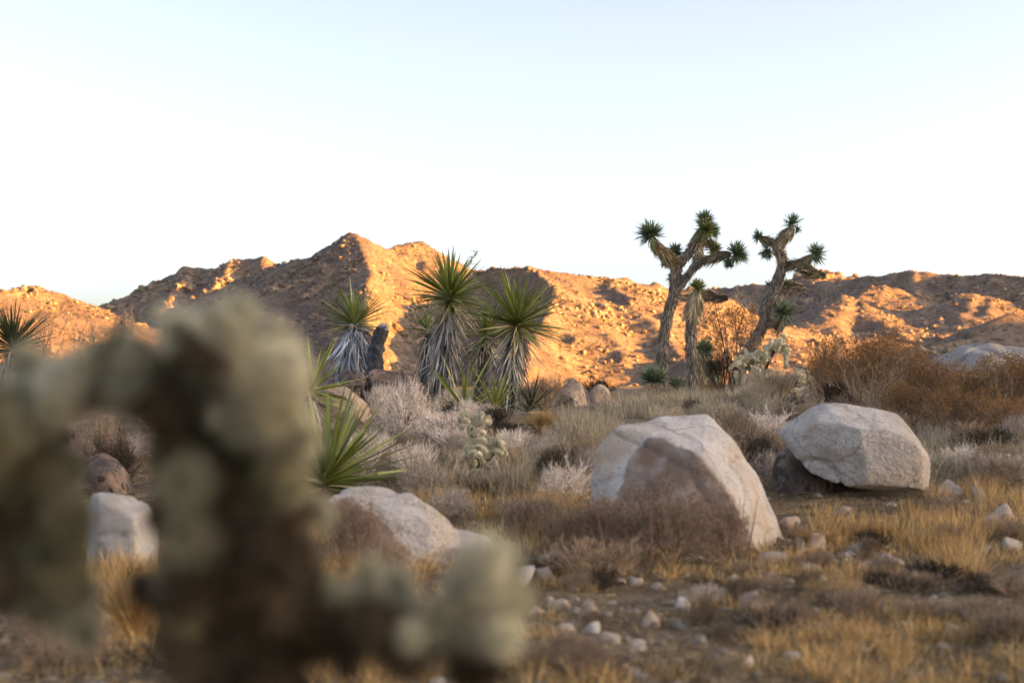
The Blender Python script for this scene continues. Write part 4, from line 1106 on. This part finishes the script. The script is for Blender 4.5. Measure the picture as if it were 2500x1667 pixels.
# charred stump
root = np.array([X(922, 20.9), 20.9, float(G(X(922, 20.9), 20.9)) - .03])
t = empty('stump', root, 'charred black stump of a dead yucca with pale broken top', 'stump')
pts = [root, P(916, 890, 20.9), P(920, 845, 20.9), P(934, 803, 20.9)]
v = tube(np.array(pts), np.array([.125, .115, .108, .095]), 26, 60, .3, 20, 2.2)
link('trunk', MB().add(*v[:4]).mesh('trunk', root, True), M['stump'], t)
tp = P(937, 796, 20.9); dr = norm(pts[-1] - pts[-2])
v = tube(np.array([tp - dr * .04, tp - dr * .005]), np.array([.085, .075]), 14, 5, .6, 30, 1.0)
k = 26
ph = np.random.default_rng(8).uniform(0, 6.28, k); rr = np.sqrt(np.random.default_rng(9).random(k)) * .075
bs = tp - dr * .03 + np.stack([np.cos(ph) * rr, np.sin(ph) * rr, 0 * rr], -1)
mbt = MB().add(*v[:4]); mbt.add(*sticks(bs, bs + dr * np.random.default_rng(10).uniform(.03, .09, k)[:, None], .014, .003))
link('broken_top', mbt.mesh('broken_top', root), M['cut_wood'], t)

# ------------------------------------------------------------------ Joshua trees
def Z3(zx, zy, D): return P(1480 + zx / 3.1367, 480 + zy / 3.1367, D)
def joshua(label, D, limbs, rosettes, seed, base=None, name='joshua_tree', cat='tree', straw_len=.19):
    """limbs: rows (zx, zy, width, depth offset) from base to tip + style; rosettes: (zx, zy, R, dd, axis, yellow, count)"""
    rng = np.random.default_rng(seed + 900)
    p0 = Z3(limbs[0][0][0][0], limbs[0][0][0][1], D + limbs[0][0][0][3])
    root = np.array([p0[0], p0[1], float(G(p0[0], p0[1])) - .04])
    t = empty(name, root, label, cat)
    for i, (rows, bark, straw) in enumerate(limbs):
        pts = np.array([Z3(a, b, D + dd) for a, b, w_, dd in rows])
        if i == 0: pts[0] = root
        rad = np.array([w_ / 3.1367 * D / F * .5 for a, b, w_, dd in rows]) * .75
        Ln = np.linalg.norm(np.diff(pts, axis=0), axis=1).sum()
        nn = max(10, int(Ln / .05))
        vv, q, tt, _, (c, d, r) = tube(pts, rad, 26, nn * 2, .42, 13, seed + i); nn = nn * 2
        o = link('trunk' if i == 0 else 'branch', MB().add(vv, q, tt).mesh('trunk' if i == 0 else 'branch', root, True), M['joshua_bark'], t)
        def shag(cnt, lo, hi, ln, wd, lift, mat, nm):
            if cnt <= 0: return
            u = rng.uniform(lo, hi, cnt) * (nn - 1)
            k = np.clip(u.astype(int), 0, nn - 2); f = (u - k)[:, None]
            cc = c[k] * (1 - f) + c[k + 1] * f; dd = norm(d[k]); rr = r[k]
            a, b = frame(dd)
            ph = rng.uniform(0, 2 * math.pi, cnt)
            rad_ = a * np.cos(ph)[:, None] + b * np.sin(ph)[:, None]
            bs = cc + rad_ * (rr * 1.0)[:, None]
            dv = -dd + rad_ * (lift * rng.uniform(.5, 1.4, cnt))[:, None] + rng.normal(size=(cnt, 3)) * .12
            dv[:, 2] -= .15
            sh = link(nm, MB().add(*blades(bs, dv, ln * rng.uniform(.6, 1.3, cnt), wd * rng.uniform(.7, 1.2, cnt), .06, 2, .7, .3, rng)).mesh(nm, root), M[mat], t)
            sh['kind'] = 'stuff'
        if bark: shag(int((bark if not straw or len(straw) > 3 else bark * .35) * Ln * rad.mean() * 12000), 0, 1, .13, .02, .34, 'joshua_shag', 'bark_shag')
        if straw: shag(int(straw[2] * Ln * (straw[1] - straw[0]) * rad.mean() * 13000), straw[0], straw[1], straw_len * 1.15, .02, .5, straw[3] if len(straw) > 3 else 'joshua_straw', 'dead_leaves')
    for zx, zy, R_, dd, ax, yel, cnt in rosettes:
        c = Z3(zx, zy, D + dd)
        Rm = R_ / 3.1367 * D / F * 1.24
        ax = np.array(ax, float); ax /= np.linalg.norm(ax)
        cnt = int(cnt * 1.35)
        d = norm(norm(rng.normal(size=(cnt, 3))) + ax * .42)
        b = c - ax * Rm * .12 + d * Rm * .06 + rng.normal(size=(cnt, 3)) * Rm * .05
        o = link('leaf_rosette', MB().add(*blades(b, d, Rm * rng.uniform(.62, 1.15, cnt), .026 * rng.uniform(.8, 1.2, cnt), .03, 3, .55, .4, rng)).mesh('leaf_rosette', root), M['joshua_leaf_yellow' if yel else 'joshua_leaf'], t)
        o['kind'] = 'stuff'
    return t

joshua('taller forked tree with shaggy bark and five green pompons', 30.0, [
    ([(435, 1520, 100, 0), (425, 1250, 92, 0), (445, 1050, 86, 0), (480, 870, 78, 0), (522, 745, 92, 0), (528, 620, 84, 0), (545, 520, 86, 0)], 1.0, None),
    ([(530, 740, 70, 0), (600, 640, 74, -.05), (660, 555, 72, -.1), (720, 500, 70, -.15), (800, 475, 66, -.2), (880, 452, 66, -.25), (950, 440, 60, -.3)], 1.0, (.62, 1, .35)),
    ([(545, 520, 84, 0), (500, 480, 84, -.1), (440, 430, 82, -.2), (385, 375, 72, -.3), (352, 330, 50, -.35)], .5, (.15, 1, 1.0)),
    ([(555, 515, 88, 0), (610, 465, 86, .05), (660, 400, 90, .1), (695, 335, 92, .1), (735, 265, 70, .05), (750, 215, 50, .0)], .9, (.5, 1, .6)),
    ([(700, 495, 66, -.05), (708, 430, 62, .0), (712, 360, 60, .05)], .9, (.2, 1, .3)),
    ([(715, 340, 60, .1), (770, 355, 56, .2), (820, 385, 46, .3)], .3, (.1, 1, 1.0, 'joshua_shag')),
    ([(530, 770, 50, .25), (620, 770, 58, .5), (760, 755, 66, .6), (850, 765, 66, .6), (935, 775, 50, .55)], .9, (.35, 1, .9, 'joshua_shag')),
], [(335, 275, 104, -.38, (-.3, -.1, 1), 0, 330), (755, 175, 78, 0, (0, .1, 1), 0, 260), (768, 245, 80, -.25, (0.1, -1, .3), 1, 260), (818, 262, 58, .1, (1, .2, .3), 0, 160), (830, 395, 66, .3, (.6, -.3, .5), 1, 200),
    (1010, 435, 86, -.35, (1, -.1, .15), 0, 300), (940, 510, 48, -.35, (.1, -.3, -1), 0, 140), (528, 425, 72, .25, (0, .2, 1), 0, 220), (462, 505, 50, -.05, (-.3, .2, -.8), 0, 120), (488, 620, 36, .1, (-1, 0, 0), 0, 50), (572, 615, 30, .1, (1, 0, 0), 0, 40)], 1)
joshua('short unbranched tree cloaked in dead leaves before the forked tree', 28.6, [
    ([(662, 1510, 100, 0), (655, 1250, 104, 0), (650, 1020, 96, 0), (660, 900, 88, 0), (685, 790, 82, 0), (700, 715, 50, 0)], 1.4, (.62, 1, 1.9)),
], [(700, 690, 66, 0, (0, -.1, 1), 1, 240)], 2, straw_len=.24)
joshua('leaning crooked tree with drooping straw limbs', 33.0, [
    ([(960, 1420, 110, .1), (1060, 1235, 106, 0), (1150, 1080, 98, 0), (1208, 960, 86, 0), (1215, 870, 82, 0), (1258, 765, 96, 0), (1312, 640, 86, 0), (1345, 545, 80, 0)], 1.0, None),
    ([(1345, 560, 78, 0), (1350, 490, 78, 0), (1325, 410, 82, 0), (1300, 360, 80, .05)], 1.0, (.2, 1, .4)),
    ([(1305, 370, 76, .05), (1250, 338, 66, .1), (1200, 325, 58, .1), (1168, 312, 40, .1)], .8, (.3, 1, .5)),
    ([(1315, 365, 66, 0), (1360, 310, 80, -.1), (1405, 265, 76, -.2), (1430, 235, 40, -.22)], .3, (.05, 1, 1.5)),
    ([(1350, 545, 80, 0), (1410, 525, 76, -.1), (1470, 515, 74, -.2), (1515, 500, 66, -.25)], 1.0, (.3, 1, .4)),
    ([(1505, 510, 60, -.22), (1545, 475, 60, -.3), (1575, 450, 36, -.32)], .2, (.0, 1, 1.3)),
    ([(1480, 540, 64, -.2), (1540, 565, 84, -.25), (1600, 590, 72, -.3), (1655, 605, 30, -.32)], .2, (.0, 1, 1.8)),
    ([(1285, 815, 70, .05), (1350, 755, 72, .2), (1400, 710, 68, .3), (1460, 692, 62, .35), (1520, 697, 44, .35)], 1.0, (.5, 1, .7, 'joshua_shag')),
    ([(1215, 990, 66, .0), (1280, 975, 60, -.1), (1330, 955, 56, -.15), (1352, 920, 40, -.2)], .6, (.3, 1, .7)),
    ([(1290, 985, 56, -.1), (1310, 1000, 60, -.1), (1350, 990, 40, -.1), (1385, 978, 20, -.1)], .3, (.1, 1, .9, 'joshua_shag')),
], [(1425, 192, 74, -.22, (.1, -.1, 1), 0, 110), (1465, 245, 44, -.2, (1, 0, 0), 0, 40), (1160, 303, 52, .1, (-.8, 0, .4), 0, 120), (1228, 425, 62, .05, (-.3, -.1, -1), 0, 150), (1605, 430, 82, -.34, (.6, -.1, .5), 0, 190),
    (1662, 605, 34, -.32, (1, 0, 0), 0, 60), (1250, 690, 46, .15, (-1, .2, .2), 0, 70), (1380, 665, 48, .25, (0, .2, 1), 1, 90), (1365, 880, 92, -.2, (0.1, -.1, 1), 0, 260)], 3)
def rosette_plant(label, D, base, c, R_, ax, seed, yel=0, straw=None):
    joshua(label, D, [([(base[0], base[1], 60, 0), ((base[0] + c[0]) / 2, (base[1] + c[1]) / 2, 60, 0), (c[0], c[1] + 10, 40, 0)], .4, straw)],
           [(c[0], c[1], R_, 0, ax, yel, 330)], seed, name='joshua_sapling', cat='sapling')
rosette_plant('round bushy green rosette at the foot of the forked tree', 28.2, (395, 1520), (360, 1395), 112, (-.1, -.2, 1), 4, straw=(.2, 1, 1.2))
rosette_plant('small dark green rosette between the forked tree and the short trunk', 28.0, (545, 1520), (545, 1455), 78, (0, -.2, 1), 5, straw=(.2, 1, .5))
rosette_plant('sapling with a green pompon over a long straw skirt behind the short trunk', 29.4, (715, 1500), (752, 1170), 84, (.4, -.1, 1), 6, straw=(.2, 1, 2.2))
rosette_plant('small sapling with yellowish rosette and spreading straw skirt', 27.4, (830, 1500), (825, 1320), 76, (0, -.2, 1), 7, 1, straw=(.35, 1, 3.2))

# ------------------------------------------------------------------ cholla cacti
def joint_meshes(seed, nsp=1600, sw=.0015, ln=(.018, .042)):
    rng = np.random.default_rng(seed)
    prof = np.array([[0, 0, -.5, .55], [0, 0, -.35, .85], [0, 0, -.1, 1.0], [0, 0, .15, 1.0], [0, 0, .38, .8], [0, 0, .5, .35]])
    v = tube(prof[:, :3], prof[:, 3], 14, 18, .25, 2.5, seed)
    body = MB().add(*v[:4])
    for i in range(len(body.v)): body.v[i] = body.v[i] * np.array([.019, .019, .13])
    u = rng.uniform(-.5, .52, nsp); ph = rng.uniform(0, 2 * math.pi, nsp)
    rr = np.interp(u, [-.5, -.35, -.1, .15, .38, .52], [.55, .85, 1, 1, .8, .3]) * .019
    rad = np.stack([np.cos(ph), np.sin(ph), np.zeros(nsp)], -1)
    tipw = np.clip((u - .3) * 4, 0, 1.2)[:, None]
    base = rad * rr[:, None] + np.stack([np.zeros(nsp), np.zeros(nsp), u * .13], -1)
    d = rad + np.array([0, 0, 1]) * tipw + rng.normal(size=(nsp, 3)) * .55
    sp = MB().add(*blades(base, d, rng.uniform(ln[0], ln[1], nsp), sw, 0, 1, 1, rng=rng))
    return body.mesh('joint', smooth=True), sp.mesh('spines')
JOINTS = [joint_meshes(k) for k in range(3)]
FARJ = [joint_meshes(k + 5, 1200, .007, (.010, .019)) for k in range(3)]
def put_joint(t, root, a, b, scale, spm='cholla_spine', k=0, bm_='cholla_body', J=None):
    a, b = np.asarray(a, float), np.asarray(b, float)
    d = b - a; L = np.linalg.norm(d); d = d / L
    q = Vector(d).to_track_quat('Z', 'Y')
    me, sp = (J or JOINTS)[k % 3]
    o = link('joint', me, M[bm_], t, tuple((a + b) / 2 - root))
    o.rotation_mode = 'QUATERNION'; o.rotation_quaternion = q
    o.scale = (scale, scale, L / .13 * 1.04)
    s_ = link('spines', sp, M[spm], o)
    s_['kind'] = 'stuff'
    return o

# blurred cactus right in front of the camera
DF = 1.45
root = np.array([X(530, DF), DF, float(G(X(530, DF), DF)) - .03])
t = empty('cholla_cactus', root, 'big out of focus spiny cactus with dark stem and pale fuzzy joints', 'cactus')
v = tube(np.array([root, P(530, 1700, DF + .03) * np.array([1, 1, .6]) + np.array([0, 0, .15]), P(540, 1450, DF + .02), P(530, 1230, DF + .02), P(520, 1070, DF + .02)]), np.array([.056, .050, .044, .040, .032]), 18, 60, .3, 30, 4.0)
link('stem', MB().add(*v[:4]).mesh('stem', root, True), M['cholla_stem'], t)
c, d, r = v[4]
rng = np.random.default_rng(77)
nsp = 9000
k = rng.integers(0, len(c) - 1, nsp); ph = rng.uniform(0, 6.283, nsp); a_, b_ = frame(d[k])
rad = a_ * np.cos(ph)[:, None] + b_ * np.sin(ph)[:, None]
so = link('stem_spines', MB().add(*blades(c[k] + rad * r[k][:, None], rad + rng.normal(size=(nsp, 3)) * .6, rng.uniform(.016, .032, nsp), .002, 0, 1, 1, rng=rng)).mesh('stem_spines', root), M['cholla_spine_old'], t)
so['kind'] = 'stuff'
FJ = [((500, 1010, 0.02), (425, 850, 0), 1.15, 0),
      ((535, 990, 0.03), (545, 810, 0.04), 1.1, 0),
      ((535, 1000, 0.02), (645, 860, 0.02), 1.15, 0),
      ((550, 1080, 0.0), (690, 980, 0.01), 1.1, 0),
      ((565, 1220, 0.0), (690, 1120, -0.01), 1.0, 1),
      ((430, 960, 0.03), (360, 880, 0.03), 0.95, 0),
      ((565, 930, 0.08), (595, 825, 0.08), 1.05, 0),
      ((470, 930, 0.08), (480, 820, 0.09), 1.0, 0),
      ((605, 1130, 0.02), (655, 1210, 0.02), 0.75, 1),
      ((490, 1080, 0.0), (340, 950, 0.0), 1.05, 1),
      ((350, 955, 0.0), (215, 905, 0.0), 1.05, 0),
      ((240, 950, -0.01), (228, 870, -0.01), 0.75, 0),
      ((215, 940, 0.0), (90, 960, 0.01), 1.0, 0),
      ((110, 960, 0.02), (-20, 995, 0.02), 1.05, 0),
      ((160, 960, -0.02), (130, 905, -0.04), 0.8, 0),
      ((85, 970, 0.0), (60, 1155, 0.0), 1.1, 0),
      ((60, 1110, 0.0), (80, 1300, 0.0), 1.1, 1),
      ((80, 1290, 0.0), (130, 1440, 0.01), 1.05, 0),
      ((120, 1420, 0.01), (180, 1540, 0.02), 0.9, 0),
      ((40, 1150, 0.03), (-60, 1250, 0.03), 1.1, 0),
      ((110, 1180, 0.02), (195, 1120, 0.02), 0.85, 0),
      ((120, 1290, 0.0), (205, 1230, -0.01), 0.8, 0),
      ((70, 1350, 0.03), (-30, 1480, 0.03), 1.2, 1),
      ((20, 1080, -0.03), (-20, 1025, -0.06), 0.9, 0),
      ((560, 1480, 0.0), (730, 1490, -0.01), 1.0, 1),
      ((720, 1495, -0.01), (880, 1540, -0.01), 1.0, 1),
      ((870, 1540, -0.01), (1050, 1575, -0.01), 1.05, 1),
      ((1040, 1580, -0.01), (1140, 1480, -0.01), 0.95, 0),
      ((1120, 1520, -0.01), (1160, 1350, -0.01), 0.9, 0),
      ((900, 1530, 0.0), (880, 1450, 0.0), 0.7, 0),
      ((1130, 1570, -0.02), (1260, 1510, -0.02), 0.75, 0),
      ((1100, 1600, 0.0), (1230, 1640, 0.0), 0.95, 1),
      ((610, 1380, 0.0), (770, 1330, -0.01), 0.85, 1),
      ((620, 1420, 0.0), (800, 1440, -0.01), 0.8, 1),
      ((640, 1720, -0.02), (690, 1610, -0.02), 0.85, 1),
      ((470, 1300, 0.0), (395, 1220, 0.0), 0.8, 1),
      ((480, 1500, 0.0), (420, 1430, 0.0), 0.75, 1),
      ((600, 1650, 0.03), (760, 1560, 0.04), 0.9, 1),
      ((470, 1150, 0.0), (400, 1080, 0.02), 0.8, 1),
      ((545, 930, -0.03), (540, 880, -0.07), 0.45, 1),
      ((600, 980, -0.02), (690, 900, -0.03), 1.0, 0),
      ((560, 920, -0.04), (620, 850, -0.05), 0.85, 0),
      ((640, 1060, -0.02), (720, 1080, -0.02), 0.9, 0),
      ((620, 1150, -0.02), (700, 1190, -0.02), 0.8, 0),
      ((400, 990, 0.0), (385, 900, 0.0), 0.9, 0),
      ((640, 960, -0.03), (700, 1030, -0.04), 0.85, 0),
      ((590, 880, 0.02), (600, 800, 0.02), 0.8, 0),
      ((440, 860, -0.02), (470, 800, -0.02), 0.8, 0),
      ((690, 1250, 0.02), (720, 1180, 0.02), 0.8, 0),
      ((960, 1560, 0.0), (1000, 1490, 0.0), 0.8, 0),
      ((330, 960, -0.02), (290, 890, -0.03), 0.75, 0),
      ((1200, 1560, 0.0), (1235, 1460, 0.0), 0.85, 0)]
for i, (a, b, sc, old) in enumerate(FJ):
    pa, pb = P(a[0], a[1], DF + a[2] * 1.3), P(b[0], b[1], DF + b[2] * 1.3)
    pb = pa + (pb - pa) * .9
    mid = (not old) and ((min(a[1], b[1]) > 1040 and a[0] < 900 and i % 3 > 0) or (a[0] < 300 and i % 2))
    put_joint(t, root, pa, pb, sc * (.84 if a[0] < 300 or a[0] > 850 else .95), 'cholla_spine_old' if old else 'cholla_spine_mid' if mid else 'cholla_spine', i, 'cholla_stem' if old else 'cholla_body')
    for k in range(2):                # knobs budding from the joint
        u = rng.uniform(.25, 1.0)
        q0 = pa * (1 - u) + pb * u
        dv = norm(rng.normal(size=3) * np.array([1, .8, .8]) + np.array([0, 0, .15]) + norm(pb - pa) * .4)
        put_joint(t, root, q0, q0 + dv * rng.uniform(.035, .058), sc * rng.uniform(.55, .75), 'cholla_spine_old' if old else 'cholla_spine_mid' if mid else 'cholla_spine', i + k + 1, 'cholla_stem' if old else 'cholla_body')

for i in range(26):                                # older knobs clothing the stem
    yy_ = rng.uniform(1080, 1640); sd = rng.choice([-1, 1])
    wd = 1.0 if sd > 0 else .62
    q0 = P(530 + sd * wd * rng.uniform(20, 90), yy_, DF + rng.uniform(-.03, .02))
    q1 = P(530 + sd * wd * rng.uniform(130, 205), yy_ - rng.uniform(10, 80), DF + rng.uniform(-.05, .03))
    put_joint(t, root, q0, q1, rng.uniform(.6, .8), ['cholla_spine_mid', 'cholla_spine_old', 'cholla_spine_mid', 'cholla_spine' if sd > 0 else 'cholla_spine_old'][i % 4], i, 'cholla_stem')
def Z5(zx, zy, D): return P(700 + zx / 3.1357, 900 + zy / 3.1357, D)
def cholla(label, D, stem, joints, Zf, sc, seed, base):
    rng = np.random.default_rng(seed)
    b0 = Zf(base[0], base[1], D)
    root = np.array([b0[0], D, float(G(b0[0], D)) - .02])
    t = empty('cholla_cactus', root, label, 'cactus')
    for i, rows in enumerate(stem):
        pts = np.array([Zf(a, b, D + dd) for a, b, dd in rows])
        if i == 0: pts[0] = root
        v = tube(pts, np.linspace(.022, .016, len(pts)) * sc, 10, 16, .3, 30, seed + i)
        link('stem' if i == 0 else 'branch', MB().add(*v[:4]).mesh('stem', root, True), M['cholla_stem'], t)
    for i, (zx, zy, ang, ln, dd) in enumerate(joints):
        c = Zf(zx, zy, D + dd)
        an = math.radians(ang)
        dv = np.array([math.cos(an), rng.normal() * .45, math.sin(an)]); dv /= np.linalg.norm(dv)
        put_joint(t, root, c - dv * ln * .5 * sc, c + dv * ln * .5 * sc, sc * rng.uniform(.78, 1.05), 'cholla_spine_white', i, 'cholla_pale', FARJ)
    return t
MJ = [(1325, 395, 110, .06, 0), (1345, 360, 70, .06, -.03), (1385, 350, 100, .06, 0), (1370, 395, 150, .07, -.05), (1415, 420, 80, .08, 0), (1455, 375, 100, .06, 0), (1490, 355, 60, .06, -.03), (1535, 380, 45, .06, 0), (1515, 410, 20, .07, -.04), (1480, 420, 40, .08, -.02), (1550, 405, 100, .05, 0),
      (1400, 470, 95, .08, 0), (1450, 485, 20, .08, -.04), (1500, 490, -10, .06, 0), (1425, 540, 100, .08, 0), (1480, 545, 10, .08, -.05), (1520, 560, -60, .05, 0), (1340, 450, 250, .05, .05), (1345, 560, 160, .06, .03),
      (1380, 620, 120, .07, -.03), (1360, 670, 200, .07, -.03), (1400, 610, 60, .06, -.06), (1450, 595, 10, .07, -.06), (1500, 615, -30, .07, -.05), (1525, 650, -80, .06, -.02), (1440, 650, 90, .06, -.12), (1410, 660, 150, .05, -.1), (1470, 660, 30, .05, -.1), (1390, 710, 230, .06, -.03), (1440, 720, 270, .06, -.04), (1500, 700, 310, .06, -.02), (1545, 600, 40, .06, 0),
      (1560, 660, 50, .08, 0), (1600, 610, 60, .08, 0), (1590, 555, 110, .06, 0), (1620, 530, 80, .06, 0), (1640, 570, 20, .05, -.03), (1655, 620, -50, .06, 0), (1625, 640, -20, .07, -.04), (1670, 650, 60, .05, 0), (1645, 590, 70, .06, .02),
      (1520, 730, 40, .09, 0), (1470, 770, 35, .09, 0), (1420, 800, 40, .07, 0), (1595, 720, -60, .06, 0), (1615, 765, -80, .06, 0), (1630, 805, -100, .05, 0), (1605, 800, -140, .04, 0)]
cholla('small pale spiny cactus with knobby joints among the grey shrubs', 12.6, [[(1460, 900, 0), (1470, 800, 0), (1450, 650, 0), (1420, 500, 0), (1400, 400, 0)], [(1470, 780, 0), (1540, 700, 0), (1610, 600, 0)]], MJ, Z5, 1.0, 31, (1460, 860))
CJ = []
rc = np.random.default_rng(61)
for (cx, cy, n_, sx, sy) in [(1010, 1285, 8, 28, 28), (1075, 1255, 10, 40, 26), (1140, 1265, 8, 30, 26), (1220, 1215, 9, 30, 30), (1280, 1165, 9, 32, 28), (1325, 1135, 9, 26, 24), (1370, 1230, 5, 20, 30), (1490, 1370, 8, 26, 20), (1525, 1410, 6, 20, 24), (1490, 1510, 5, 24, 30), (1180, 1330, 8, 60, 40), (1050, 1360, 6, 40, 40)]:
    for k in range(int(n_ * 1.5)):
        CJ.append((cx + rc.normal() * sx, cy + rc.normal() * sy, rc.uniform(20, 160), .085, rc.normal() * .12))
cholla('spiny pale cactus clump rising behind the fluffy straw shrub', 22.5, [[(1200, 1560, 0), (1200, 1420, 0), (1230, 1300, 0), (1300, 1160, 0)], [(1200, 1440, 0), (1120, 1340, 0), (1040, 1280, 0)], [(1210, 1500, .1), (1380, 1480, .1), (1500, 1400, .1)], [(1380, 1490, .1), (1480, 1500, .1)]], CJ, Z3, 1.25, 32, (1200, 1560))
